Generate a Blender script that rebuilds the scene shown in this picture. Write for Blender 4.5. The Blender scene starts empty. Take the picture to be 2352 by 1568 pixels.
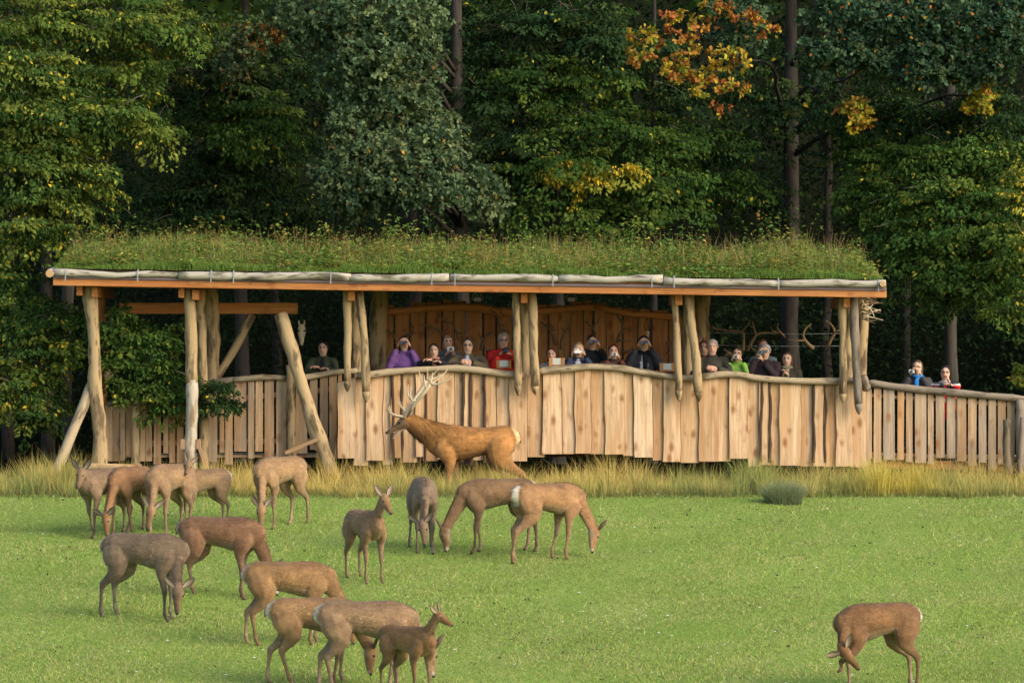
import bpy, math, random
import numpy as np
from mathutils import Vector, Matrix

# ---------------------------------------------------------------- camera, light, exposure
sc = bpy.context.scene
COL = sc.collection
FP, CX, CY, CAMZ = 10800.0, 1176.0, 784.0, 2.27     # focal length in picture units of a 2352 wide frame
cam_data = bpy.data.cameras.new("camera")
cam_data.sensor_width = 36.0
cam_data.lens = 36.0 * FP / 2352.0
cam_data.clip_end = 600.0
cam = bpy.data.objects.new("camera", cam_data)
COL.objects.link(cam)
cam.location = (0, 0, CAMZ)
cam.rotation_euler = (math.radians(90), 0, 0)
sc.camera = cam

world = bpy.data.worlds.new("World")
sc.world = world
world.use_nodes = True
wn = world.node_tree
for n in list(wn.nodes):
    wn.nodes.remove(n)
w_out = wn.nodes.new("ShaderNodeOutputWorld")
w_bg = wn.nodes.new("ShaderNodeBackground")
w_sky = wn.nodes.new("ShaderNodeTexSky")
w_sky.sky_type = 'NISHITA'
w_sky.sun_disc = False
SUN_EL, SUN_AZ = math.radians(30), math.radians(124)     # azimuth clockwise from +Y: behind the camera on the right
w_sky.sun_elevation = SUN_EL
w_sky.sun_rotation = SUN_AZ
w_sky.air_density = 1.0
w_sky.dust_density = 2.5
w_sky.ozone_density = 0.6
w_bg.inputs['Strength'].default_value = 0.135
wn.links.new(w_sky.outputs[0], w_bg.inputs['Color'])
wn.links.new(w_bg.outputs[0], w_out.inputs['Surface'])

sun_data = bpy.data.lights.new("sun", 'SUN')
sun_data.energy = 1.25
sun_data.angle = math.radians(38)
sun_data.color = (1.0, 0.86, 0.66)
sun = bpy.data.objects.new("sun", sun_data)
COL.objects.link(sun)
sdir = Vector((math.sin(SUN_AZ) * math.cos(SUN_EL), math.cos(SUN_AZ) * math.cos(SUN_EL), math.sin(SUN_EL)))
sun.rotation_euler = sdir.to_track_quat('Z', 'Y').to_euler()
sun.location = (30, 20, 25)

vs = sc.view_settings
vs.view_transform = 'Standard'
vs.look = 'None'
vs.gamma = 1.0
vs.use_curve_mapping = False
vs.exposure = 1.1
sc.cycles.max_bounces = 6
sc.cycles.diffuse_bounces = 3
sc.cycles.glossy_bounces = 2
sc.cycles.transmission_bounces = 4
sc.cycles.transparent_max_bounces = 6

rng = np.random.default_rng(11)
random.seed(5)

# ---------------------------------------------------------------- helpers
def W(px, py, d):
    """World point that a picture point (2352 wide frame) shows at distance d."""
    return np.array([(px - CX) / FP * d, d, CAMZ - (py - CY) / FP * d])

GD = np.array([30, 50, 57, 77.4, 78.2, 79.4, 80.0, 80.4, 92, 97, 118, 150, 400.])
GZ = np.array([-3.6, -2.72, -2.08, -0.235, -0.5, -0.5, -0.15, 0, 0, 0.4, 8.0, 15.0, 20.])
def ground(y):
    return np.interp(y, GD, GZ)
def wob(x, y):
    return (0.012 * np.sin(x * 1.3 + y * 0.7) + 0.010 * np.sin(x * 2.9 - y * 1.7 + 1) + 0.008 * np.sin(y * 3.1 + x * .4)) * ((y > 40) & (y < 77.0))
def gxy(x, y):
    return ground(y) + wob(x, y)
def d_of(py):
    return (FP * (CAMZ + 0.0905 * 80.0)) / (py - CY + FP * 0.0905)

WLOC = {}
def link(name, data, loc=(0, 0, 0), parent=None):
    o = bpy.data.objects.new(name, data)
    COL.objects.link(o)
    loc = np.array(loc, float)
    WLOC[o] = loc
    if parent is not None:
        o.parent = parent
        o.location = tuple(loc - WLOC[parent])
    else:
        o.location = tuple(loc)
    return o

def tag(o, label=None, cat=None, group=None, kind=None):
    if label: o['label'] = label
    if cat: o['category'] = cat
    if group: o['group'] = group
    if kind: o['kind'] = kind
    return o

def empty(name, loc, label=None, cat=None, group=None):
    return tag(link(name, None, loc), label, cat, group)

def mesh_from(V, F, name="mesh"):
    me = bpy.data.meshes.new(name)
    V = np.asarray(V, float)
    if isinstance(F, np.ndarray):
        n, k = F.shape
        me.vertices.add(len(V)); me.vertices.foreach_set("co", V.astype(np.float32).ravel())
        me.loops.add(n * k); me.loops.foreach_set("vertex_index", F.astype(np.int32).ravel())
        me.polygons.add(n)
        me.polygons.foreach_set("loop_start", np.arange(0, n * k, k, dtype=np.int32))
        me.polygons.foreach_set("loop_total", np.full(n, k, dtype=np.int32))
        me.update(calc_edges=True)
    else:
        me.from_pydata(V.tolist(), [], [list(map(int, f)) for f in F])
        me.update()
    return me

def set_attr(me, name, arr, kind):
    a = me.attributes.new(name, kind, 'POINT')
    arr = np.asarray(arr, np.float32)
    if kind == 'FLOAT_COLOR':
        if arr.shape[1] == 3:
            arr = np.hstack([arr, np.ones((len(arr), 1), np.float32)])
        a.data.foreach_set("color", arr.ravel())
    else:
        a.data.foreach_set("vector", arr.ravel())

class MB:
    def __init__(s):
        s.V, s.F, s.T, s.M, s.n = [], [], [], [], 0
    def add(s, V, F, tv=None, mat=0):
        V = np.asarray(V, float)
        s.V.append(V)
        s.T.append(np.asarray(tv, float) if tv is not None else V * 1.0)
        for f in F:
            s.F.append([int(i) + s.n for i in f]); s.M.append(mat)
        s.n += len(V)
        return s
    def tube(s, pts, ra, rb=None, side=None, k=9, mat=0, cap0=0.0, cap1=0.0):
        V, F, T, _ = tube(pts, ra, rb, side, k, cap0, cap1)
        return s.add(V, F, T, mat)
    def box(s, c, h, mat=0, R=None, bev=0.0):
        c = np.array(c, float); h = np.array(h, float)
        if bev <= 0:
            P = np.array([[x, y, z] for x in (-1, 1) for y in (-1, 1) for z in (-1, 1)], float) * h
            F = [(0, 1, 3, 2), (4, 6, 7, 5), (0, 4, 5, 1), (2, 3, 7, 6), (0, 2, 6, 4), (1, 5, 7, 3)]
        else:
            b = min(bev, h.min() * 0.9)
            P = []
            idx = {}
            for x in (-1, 1):
                for y in (-1, 1):
                    for z in (-1, 1):
                        sgn = np.array([x, y, z])
                        for a in range(3):
                            q = sgn * (h - b); q[a] = sgn[a] * h[a]
                            idx[(x, y, z, a)] = len(P); P.append(q)
            F = []
            g = lambda x, y, z, a: idx[(x, y, z, a)]
            for sg in (-1, 1):
                F.append((g(sg, -1, -1, 0), g(sg, 1, -1, 0), g(sg, 1, 1, 0), g(sg, -1, 1, 0)))
                F.append((g(-1, sg, -1, 1), g(1, sg, -1, 1), g(1, sg, 1, 1), g(-1, sg, 1, 1)))
                F.append((g(-1, -1, sg, 2), g(1, -1, sg, 2), g(1, 1, sg, 2), g(-1, 1, sg, 2)))
            for u in (-1, 1):
                for v in (-1, 1):
                    F.append((g(-1, u, v, 1), g(1, u, v, 1), g(1, u, v, 2), g(-1, u, v, 2)))
                    F.append((g(u, -1, v, 0), g(u, 1, v, 0), g(u, 1, v, 2), g(u, -1, v, 2)))
                    F.append((g(u, v, -1, 0), g(u, v, 1, 0), g(u, v, 1, 1), g(u, v, -1, 1)))
                    for w in (-1, 1):
                        F.append((g(u, v, w, 0), g(u, v, w, 1), g(u, v, w, 2)))
            P = np.array(P)
        if R is not None:
            P = P @ np.array(R).T
        return s.add(P + c, F, P, mat)
    def build(s, name, mats, parent=None, smooth=False, attrs=None, fix=False):
        V = np.vstack(s.V); T = np.vstack(s.T)
        o0 = np.array([(V[:, 0].min() + V[:, 0].max()) / 2, (V[:, 1].min() + V[:, 1].max()) / 2, V[:, 2].min()])
        me = mesh_from(V - o0, s.F, name)
        set_attr(me, "tv", T + rng.uniform(-40, 40, 3), 'FLOAT_VECTOR')
        if attrs:
            for k, a in attrs.items():
                set_attr(me, k, a, 'FLOAT_COLOR')
        mats = mats if isinstance(mats, (list, tuple)) else [mats]
        for m in mats:
            me.materials.append(m)
        if len(mats) > 1:
            me.polygons.foreach_set("material_index", np.array(s.M, np.int32))
        if smooth:
            me.polygons.foreach_set("use_smooth", np.ones(len(me.polygons), bool))
        import bmesh
        bm = bmesh.new(); bm.from_mesh(me)
        bmesh.ops.recalc_face_normals(bm, faces=bm.faces)
        bm.to_mesh(me); bm.free()
        return link(name, me, o0, parent)

def unit(v):
    v = np.asarray(v, float)
    n = np.linalg.norm(v)
    return v / n if n > 1e-9 else v

def tube(pts, ra, rb=None, side=None, k=9, cap0=0.0, cap1=0.0):
    """Loft with elliptical rings; ra is the half width along the transported side vector, rb across it."""
    pts = np.asarray(pts, float); n = len(pts)
    ra = np.broadcast_to(np.asarray(ra, float), (n,)).copy()
    rb = ra if rb is None else np.broadcast_to(np.asarray(rb, float), (n,)).copy()
    tan = np.zeros_like(pts)
    tan[1:-1] = pts[2:] - pts[:-2]; tan[0] = pts[1] - pts[0]; tan[-1] = pts[-1] - pts[-2]
    tan = np.array([unit(t) for t in tan])
    if side is None:
        side = np.array([0, 1., 0]) if abs(tan[0][1]) < 0.8 else np.array([1., 0, 0])
    sd = np.asarray(side, float)
    V, T, ups = [], [], []
    ang = np.arange(k) * 2 * math.pi / k
    L = 0.0
    sides = []
    for i in range(n):
        sd = unit(sd - tan[i] * np.dot(sd, tan[i]))
        up = np.cross(tan[i], sd)
        ups.append(up); sides.append(sd)
        if i: L += np.linalg.norm(pts[i] - pts[i - 1])
        for a in ang:
            V.append(pts[i] + sd * (ra[i] * math.cos(a)) + up * (rb[i] * math.sin(a)))
            T.append((ra[i] * math.cos(a), rb[i] * math.sin(a), L))
    F = []
    for i in range(n - 1):
        for j in range(k):
            j2 = (j + 1) % k
            F.append((i * k + j, i * k + j2, (i + 1) * k + j2, (i + 1) * k + j))
    a = len(V); V.append(pts[0] - tan[0] * cap0); T.append((0, 0, -cap0))
    b = len(V); V.append(pts[-1] + tan[-1] * cap1); T.append((0, 0, L + cap1))
    for j in range(k):
        j2 = (j + 1) % k
        F.append((a, j2, j)); F.append((b, (n - 1) * k + j, (n - 1) * k + j2))
    return np.array(V), F, np.array(T), dict(pts=pts, ra=ra, rb=rb, up=np.array(ups), side=np.array(sides))

def resample(pts, n):
    """Smooth (Catmull-Rom) resampling of a polyline."""
    P = np.asarray(pts, float)
    if len(P) == 2:
        t = np.linspace(0, 1, n)[:, None]
        return P[0] * (1 - t) + P[1] * t
    Q = np.vstack([2 * P[0] - P[1], P, 2 * P[-1] - P[-2]])
    out = []
    for u in np.linspace(0, len(P) - 1 - 1e-6, n):
        i = int(u); t = u - i
        a, b, c, d = Q[i], Q[i + 1], Q[i + 2], Q[i + 3]
        out.append(0.5 * ((2 * b) + (-a + c) * t + (2 * a - 5 * b + 4 * c - d) * t * t + (-a + 3 * b - 3 * c + d) * t ** 3))
    return np.array(out)

# ---------------------------------------------------------------- materials
def new_mat(name):
    m = bpy.data.materials.new(name); m.use_nodes = True
    nt = m.node_tree
    for n in list(nt.nodes): nt.nodes.remove(n)
    out = nt.nodes.new("ShaderNodeOutputMaterial")
    return m, nt, out

class NT:
    """tiny node helper"""
    def __init__(s, nt): s.nt = nt
    def n(s, t, ins=None, **kw):
        nd = s.nt.nodes.new(t)
        for k, v in kw.items(): setattr(nd, k, v)
        for k, v in (ins or {}).items():
            if hasattr(v, 'is_linked') or hasattr(v, 'links'): s.nt.links.new(v, nd.inputs[k])
            else: nd.inputs[k].default_value = v
        return nd
    def attr(s, name, out): return s.n("ShaderNodeAttribute", attribute_name=name).outputs[out]
    def mapping(s, vec, scale): return s.n("ShaderNodeVectorMath", {0: vec, 1: scale}, operation='MULTIPLY').outputs[0]
    def noise(s, vec, scale, detail=3.0, rough=0.55, out=0, dist=0.0):
        return s.n("ShaderNodeTexNoise", {'Vector': vec, 'Scale': scale, 'Detail': detail, 'Roughness': rough, 'Distortion': dist}).outputs[out]
    def ramp(s, fac, stops):
        r = s.n("ShaderNodeValToRGB", {'Fac': fac}); e = r.color_ramp.elements
        while len(e) < len(stops): e.new(0.5)
        for el, (p, c) in zip(e, stops):
            el.position = p; el.color = (*c, 1) if len(c) == 3 else c
        return r.outputs[0]
    def mix(s, fac, a, b, mode='MIX'):
        m = s.n("ShaderNodeMix", data_type='RGBA', blend_type=mode)
        for i, v in ((0, fac), (6, a), (7, b)):
            if hasattr(v, 'links'): s.nt.links.new(v, m.inputs[i])
            elif i == 0: m.inputs[0].default_value = v
            else: m.inputs[i].default_value = (*v, 1)
        return m.outputs[2]
    def math(s, op, a, b=0.0):
        return s.n("ShaderNodeMath", {0: a, 1: b}, operation=op).outputs[0]
    def bump(s, h, strength, dist=0.01):
        return s.n("ShaderNodeBump", {'Height': h, 'Strength': strength, 'Distance': dist}).outputs[0]

def principled(x, out, col, rough=0.8, normal=None, spec=0.3, **kw):
    p = x.n("ShaderNodeBsdfPrincipled", {'Roughness': rough, 'Specular IOR Level': spec})
    if hasattr(col, 'links'): x.nt.links.new(col, p.inputs['Base Color'])
    else: p.inputs['Base Color'].default_value = (*col, 1)
    if normal is not None: x.nt.links.new(normal, p.inputs['Normal'])
    for k, v in kw.items(): p.inputs[k].default_value = v
    x.nt.links.new(p.outputs[0], out.inputs['Surface'])
    return p

def mat_simple(name, col, rough=0.6, spec=0.3, metallic=0.0, mott=0.12):
    m, nt, out = new_mat(name); x = NT(nt)
    tc = x.n("ShaderNodeTexCoord").outputs['Object']
    nz = x.noise(tc, 30.0, 3.0)
    c = x.mix(nz, [v * (1 - mott) for v in col], [min(1, v * (1 + mott)) for v in col])
    principled(x, out, c, rough, spec=spec, Metallic=metallic)
    return m

def mat_plank(name, cols, knot=(0.27, 0.125, 0.05), wear=0.0):
    """sawn softwood: colour varies board by board, long grain, knots and a little weathering"""
    m, nt, out = new_mat(name); x = NT(nt)
    tv = x.attr("tv", 'Vector')
    rnd = x.n("ShaderNodeObjectInfo").outputs['Random']
    base = x.ramp(rnd, [(i / (len(cols) - 1), c) for i, c in enumerate(cols)])
    grain = x.noise(x.mapping(tv, (26.0, 26.0, 1.3)), 1.0, 5.0, 0.6, dist=0.6)
    c = x.mix(x.ramp(grain, [(0.40, (0, 0, 0)), (0.68, (.75, .75, .75))]), base, x.mix(1.0, base, (.55, .46, .36), 'MULTIPLY'))
    tone = x.noise(x.mapping(tv, (2.2, 2.2, .5)), 1.0, 2.0)
    c = x.mix(x.ramp(tone, [(.42, (0, 0, 0)), (.6, (.7, .7, .7))]), c, x.mix(1.0, c, (1.18, 1.22, 1.3), 'MULTIPLY'))
    stain = x.noise(x.mapping(tv, (9, 9, 2.4)), 1.0, 5.0, .7)
    c = x.mix(x.ramp(stain, [(.56, (0, 0, 0)), (.72, (.5, .5, .5))]), c, (0.22, 0.16, 0.105))
    heart = x.noise(x.mapping(tv, (5.0, 5.0, 0.35)), 1.0, 2.0)
    c = x.mix(x.ramp(heart, [(0.52, (0, 0, 0)), (0.58, (.6, .6, .6))]), c, x.mix(1.0, base, (.78, .64, .5), 'MULTIPLY'))
    vor = x.n("ShaderNodeTexVoronoi", {'Vector': x.mapping(tv, (6.0, 6.0, 3.0)), 'Scale': 1.0, 'Randomness': 1.0})
    kf = x.ramp(vor.outputs['Distance'], [(0.12, (1, 1, 1)), (0.36, (0, 0, 0))])
    kf2 = x.math('MULTIPLY', kf, x.ramp(x.noise(tv, 3.0, 1.0), [(0.42, (0, 0, 0)), (0.52, (.9, .9, .9))]))
    c = x.mix(kf2, c, knot)
    if wear > 0:
        wf = x.ramp(x.noise(x.mapping(tv, (4, 4, 1.6)), 1.0, 4.0), [(0.48, (0, 0, 0)), (0.75, (wear, wear, wear))])
        c = x.mix(wf, c, (0.28, 0.245, 0.20))
    nrm = x.bump(grain, 0.35, 0.006)
    principled(x, out, c, 0.72, nrm, 0.25)
    return m

def mat_log(name, a, b, dark, amount=0.5, moss=0.0):
    """debarked weathered log: streaks along its length, knots and dark stains"""
    m, nt, out = new_mat(name); x = NT(nt)
    tv = x.attr("tv", 'Vector')
    st = x.noise(x.mapping(tv, (30.0, 30.0, 3.0)), 1.0, 5.0, 0.65, dist=0.4)
    c = x.mix(st, a, b)
    big = x.noise(x.mapping(tv, (7.0, 7.0, 1.8)), 1.0, 4.0, 0.6)
    c = x.mix(x.ramp(big, [(0.50, (0, 0, 0)), (0.62, (amount,) * 3)]), c, dark)
    kn = x.n("ShaderNodeTexVoronoi", {'Vector': x.mapping(tv, (8, 8, 3.0)), 'Scale': 1.0})
    c = x.mix(x.ramp(kn.outputs['Distance'], [(0.08, (.8, .8, .8)), (0.22, (0, 0, 0))]), c, dark)
    if moss > 0:
        mo = x.noise(x.mapping(tv, (9, 9, 4)), 1.0, 4.0)
        c = x.mix(x.ramp(mo, [(0.52, (0, 0, 0)), (0.7, (moss,) * 3)]), c, (0.13, 0.15, 0.045))
    h = x.math('ADD', st, x.math('MULTIPLY', big, 1.5))
    principled(x, out, c, 0.8, x.bump(h, 0.6, 0.012), 0.2)
    return m

def mat_attr(name, attr="col", rough=0.75, spec=0.2, mott=0.0, transl=0.0, scale=40.0, bump=0.0):
    m, nt, out = new_mat(name); x = NT(nt)
    c = x.attr(attr, 'Color')
    nrm = None
    if mott > 0:
        tv = x.attr("tv", 'Vector')
        nz = x.noise(tv, scale, 4.0, 0.6)
        c = x.mix(x.math('MULTIPLY', nz, 1.0), x.mix(1.0, c, (1 - mott,) * 3, 'MULTIPLY'), x.mix(1.0, c, (1 + mott,) * 3, 'MULTIPLY'))
        if bump > 0: nrm = x.bump(nz, bump, 0.01)
    p = principled(x, out, c, rough, nrm, spec)
    if transl > 0:
        t = x.n("ShaderNodeBsdfTranslucent")
        nt.links.new(c, t.inputs['Color'])
        ms = x.n("ShaderNodeMixShader", {0: transl})
        nt.links.new(p.outputs[0], ms.inputs[1]); nt.links.new(t.outputs[0], ms.inputs[2])
        nt.links.new(ms.outputs[0], out.inputs['Surface'])
    return m

M_PLANK = mat_plank("sawn_larch", [(0.58, 0.385, 0.205), (0.66, 0.47, 0.285), (0.52, 0.325, 0.165), (0.68, 0.49, 0.30), (0.60, 0.415, 0.235)])
M_PICKET = mat_plank("weathered_larch", [(0.52, 0.345, 0.185), (0.43, 0.315, 0.20), (0.57, 0.385, 0.215), (0.38, 0.30, 0.21), (0.53, 0.335, 0.17)], wear=0.6)
M_RED = mat_plank("orange_larch", [(0.36, 0.165, 0.055), (0.42, 0.21, 0.075), (0.31, 0.135, 0.042), (0.38, 0.215, 0.085)], knot=(0.2, 0.07, 0.02))
M_BEAM = mat_plank("stained_beam", [(0.46, 0.19, 0.06), (0.52, 0.225, 0.075)], knot=(0.25, 0.09, 0.03))
M_BARK = mat_log("bark_edge", (0.055, 0.035, 0.022), (0.10, 0.065, 0.04), (0.03, 0.02, 0.014), 0.5)
M_LOG = mat_log("weathered_log", (0.29, 0.205, 0.10), (0.43, 0.325, 0.185), (0.075, 0.055, 0.033), 0.85)
M_LOGG = mat_log("silver_log", (0.30, 0.27, 0.215), (0.50, 0.465, 0.39), (0.075, 0.065, 0.045), 0.9, moss=0.45)
M_RAIL = mat_log("rail_log", (0.30, 0.235, 0.145), (0.46, 0.375, 0.245), (0.10, 0.078, 0.048), 0.75)
M_RAILG = mat_log("grey_rail_log", (0.165, 0.135, 0.10), (0.29, 0.245, 0.185), (0.065, 0.053, 0.04), 0.8)
M_WHITE = mat_log("pale_log", (0.34, 0.29, 0.21), (0.50, 0.45, 0.37), (0.20, 0.135, 0.065), 0.85)
M_ENDGRAIN = mat_simple("end_grain", (0.45, 0.29, 0.15), 0.8)
M_MEMB = mat_simple("roof_membrane", (0.17, 0.125, 0.135), 0.7)
M_STEEL = mat_simple("galvanised_strap", (0.27, 0.29, 0.30), 0.6, 0.3, 0.1)
M_DARKMETAL = mat_simple("dark_metal", (0.02, 0.02, 0.022), 0.4, 0.5)
M_SOIL = mat_simple("substrate", (0.05, 0.04, 0.025), 0.95)
M_DECK = mat_plank("deck_boards", [(0.34, 0.22, 0.12), (0.40, 0.27, 0.15), (0.30, 0.2, 0.11)], wear=0.4)
M_GREYPANEL = mat_simple("grey_panel", (0.46, 0.47, 0.44), 0.5, mott=0.05)
M_BONE = mat_log("bone", (0.50, 0.42, 0.29), (0.60, 0.52, 0.38), (0.30, 0.22, 0.13), 0.5)
M_ANTLER = mat_log("antler", (0.13, 0.09, 0.052), (0.21, 0.15, 0.092), (0.10, 0.065, 0.035), 0.5)
# ---------------------------------------------------------------- ground
def build_ground():
    ys = np.unique(np.concatenate([np.arange(-20, 48, 4.0), np.arange(48, 96, 0.25), np.arange(96, 150, 3.0), [160, 200, 300, 400]]))
    xs = np.concatenate([np.array([-120, -60, -35, -22, -16]), np.arange(-13, 13.1, 0.25), np.array([16, 22, 35, 60, 120])])
    X, Y = np.meshgrid(xs, ys)
    Z = ground(Y)
    Z = Z + wob(X, Y)
    Z = Z + np.where(Y > 92, 0.25 * np.sin(X * .7 + Y * .9) + .2 * np.sin(X * 1.7 - Y * .3), 0)
    V = np.stack([X.ravel(), Y.ravel(), Z.ravel()], 1)
    nx, ny = len(xs), len(ys)
    i = (np.arange(ny - 1)[:, None] * nx + np.arange(nx - 1)[None]).ravel()
    F = np.stack([i, i + 1, i + nx + 1, i + nx], 1)
    me = mesh_from(V, F, "meadow_ground")
    me.polygons.foreach_set("use_smooth", np.ones(len(me.polygons), bool))
    m, nt, out = new_mat("meadow_turf"); x = NT(nt)
    tc = x.n("ShaderNodeTexCoord").outputs['Object']
    fine = x.noise(x.mapping(tc, (1, 0.45, 1)), 26.0, 5.0, 0.7)
    mid = x.noise(x.mapping(tc, (1, 0.35, 1)), 1.6, 5.0, 0.62)
    c = x.ramp(fine, [(0.30, (0.095, 0.15, 0.032)), (0.50, (0.20, 0.285, 0.066)), (0.70, (0.33, 0.41, 0.13))])
    c = x.mix(x.ramp(mid, [(0.35, (.55, .55, .55)), (0.6, (0, 0, 0))]), c, (0.15, 0.265, 0.046))
    straw = x.noise(x.mapping(tc, (1, .5, 1)), 4.5, 6.0, 0.75)
    c = x.mix(x.ramp(straw, [(0.56, (0, 0, 0)), (0.72, (.6, .6, .6))]), c, (0.34, 0.32, 0.14))
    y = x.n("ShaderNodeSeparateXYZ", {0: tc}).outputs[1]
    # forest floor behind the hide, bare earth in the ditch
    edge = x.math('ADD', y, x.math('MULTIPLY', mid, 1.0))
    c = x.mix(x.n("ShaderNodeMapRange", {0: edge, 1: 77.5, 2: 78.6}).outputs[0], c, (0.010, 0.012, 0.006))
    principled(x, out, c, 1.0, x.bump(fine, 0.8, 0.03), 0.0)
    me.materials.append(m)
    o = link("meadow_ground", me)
    tag(o, "green grazed meadow rising to the hide, forest floor behind it", "meadow", kind='structure')
build_ground()

M_BLADE = mat_attr("grass_blades", "col", 0.7, 0.2, transl=0.25)

def blades(name, P, H, Wd, lean, az, C0, C1, segs=1, curve=0.5, label=None, cat=None, kind='stuff', parent=None, wj=0.0):
    """Many tapering blades as one mesh. P base points, H heights, lean = horizontal throw of the tip, az = its direction."""
    n = len(P)
    P = np.asarray(P, float)
    dirh = np.stack([np.cos(az), np.sin(az), np.zeros(n)], 1)
    # the flat of the blade turns at random
    wa = rng.uniform(-0.9, 0.9, n)
    wv = np.stack([np.cos(wa), np.sin(wa), np.zeros(n)], 1)
    rows, cols = [], []
    for k in range(segs + 1):
        t = k / segs if segs > 0 else 1
        cen = P + dirh * (lean * (t ** (1 + curve)))[:, None] + np.array([0, 0, 1.0]) * (H * (t - 0.18 * curve * t * t * np.minimum(1, lean / np.maximum(H, 1e-6))))[:, None]
        w = Wd * (1 - t) ** 0.7 * 0.5 if k < segs else None
        col = C0 * (1 - t) + C1 * t
        if w is None:
            rows.append(cen[:, None, :]); cols.append(col[:, None, :])
        else:
            rows.append(np.stack([cen - wv * w[:, None], cen + wv * w[:, None]], 1)); cols.append(np.stack([col, col], 1))
    V = np.concatenate(rows, 1); Cc = np.concatenate(cols, 1)
    nv = V.shape[1]
    base = (np.arange(n) * nv)[:, None]
    tris = []
    for k in range(segs - 1):
        a = 2 * k
        tris += [[a, a + 1, a + 3], [a, a + 3, a + 2]]
    a = 2 * (segs - 1)
    tris.append([a, a + 1, a + 2])
    F = (base[:, :, None] + np.array(tris)[None]).reshape(-1, 3)
    V = V.reshape(-1, 3)
    loc = np.zeros(3)
    if parent is not None: loc = WLOC[parent]
    me = mesh_from(V - loc, F, name)
    set_attr(me, "col", Cc.reshape(-1, 3), 'FLOAT_COLOR')
    me.materials.append(M_BLADE)
    o = link(name, me, loc, parent)
    tag(o, label, cat, None, kind)
    return o

def jit(c, n, s=0.25, hs=0.08):
    c = np.asarray(c, float)
    v = np.exp(rng.normal(0, s, (n, 1)))
    h = 1 + rng.normal(0, hs, (n, 3))
    return np.clip(c * v * h, 0.002, 0.9)

def meadow_points(n, y0=57.7, y1=77.35):
    u = rng.random(n)
    y = 1 / (1 / y0 + u * (1 / y1 - 1 / y0)) if True else y0 + u * (y1 - y0)
    x = rng.uniform(-1, 1, n) * (y * 0.1135)
    return x, y

def vnoise(x, y, s, seed=0):
    r = np.random.default_rng(seed)
    out = 0
    for _ in range(7):
        a = r.uniform(0, 2 * math.pi); f = s * r.uniform(.5, 1.8)
        out = out + np.sin((x * np.cos(a) + y * np.sin(a)) * f + r.uniform(0, 6.28))
    return out / 7 * 1.9

def build_meadow_grass():
    n = 330000
    x, y = meadow_points(n)
    z = gxy(x, y) - 0.004
    patch = vnoise(x, y * .6, 2.2, 3)
    H = rng.uniform(0.016, 0.040, n) * (1 + 0.3 * patch)
    C = jit((0.240, 0.322, 0.072), n, 0.25, 0.06)
    C *= (1 + 0.13 * vnoise(x, y * .5, 1.1, 8))[:, None]
    st = rng.random(n) < (0.15 + 0.13 * np.clip(vnoise(x, y * .7, 3.5, 5), -1, 1.4))
    C[st] = jit((0.43, 0.40, 0.19), int(st.sum()), 0.25)
    dk = rng.random(n) < 0.18
    C[dk & ~st] = jit((0.125, 0.215, 0.036), int((dk & ~st).sum()), 0.25)
    C1 = C * np.array([1.25, 1.12, 1.1])
    blades("meadow_grass", np.stack([x, y, z], 1), H, rng.uniform(0.007, 0.013, n), H * rng.uniform(0.2, 1.5, n), rng.uniform(0, 6.28, n),
           C, C1, 1, label="short green grazed grass of the meadow with straw blades", cat="grass")
    # longer dry stalks
    n = 9000
    x, y = meadow_points(n)
    keep = vnoise(x, y, 2.5, 21) + rng.normal(0, .5, n) > 0.25
    x, y = x[keep], y[keep]; n = len(x)
    H = rng.uniform(0.04, 0.14, n)
    blades("dry_meadow_grass", np.stack([x, y, gxy(x, y)], 1), H, np.full(n, 0.008), H * rng.uniform(0.3, 1.6, n), rng.uniform(0, 6.28, n),
           jit((0.36, 0.35, 0.14), n, .3), jit((0.50, 0.45, 0.22), n, .25), 2, label="scattered dry straw stalks in the meadow", cat="grass")
    # droppings and clods, far too many and too small to count
    n = 520
    x, y = meadow_points(n)
    keep = vnoise(x, y, 1.2, 33) + rng.normal(0, .6, n) > -0.1
    x, y = x[keep], y[keep]
    mb = MB()
    ico = np.array([[1, 0, 0], [-1, 0, 0], [0, 1, 0], [0, -1, 0], [0, 0, 1], [0, 0, -.6]])
    fo = [(0, 2, 4), (2, 1, 4), (1, 3, 4), (3, 0, 4), (2, 0, 5), (1, 2, 5), (3, 1, 5), (0, 3, 5)]
    for a, b in zip(x, y):
        for _ in range(rng.integers(1, 5)):
            r = rng.uniform(0.006, 0.016)
            p = np.array([a + rng.normal(0, .04), b + rng.normal(0, .05), 0]); p[2] = gxy(p[0], p[1]) + r * .8
            mb.add(p + ico * r * rng.uniform(.6, 1.4, 3), fo)
    o = mb.build("droppings_litter", mat_simple("dung", (0.030, 0.020, 0.013), 0.8))
    tag(o, "dark droppings and clods scattered over the meadow grass", "droppings", kind='stuff')
    n = 120
    x, y = meadow_points(n)
    mb = MB()
    for a, b in zip(x, y):
        p = np.array([a, b, gxy(a, b) + .03])
        mb.add(p + ico * np.array([.02, .012, .007]) * rng.uniform(.6, 1.3, 3), fo)
    o = mb.build("feathers_litter", mat_simple("white_fluff", (0.75, 0.76, 0.76), 0.8))
    tag(o, "tiny white feathers lying about in the meadow", "feathers", kind='stuff')
build_meadow_grass()

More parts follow.
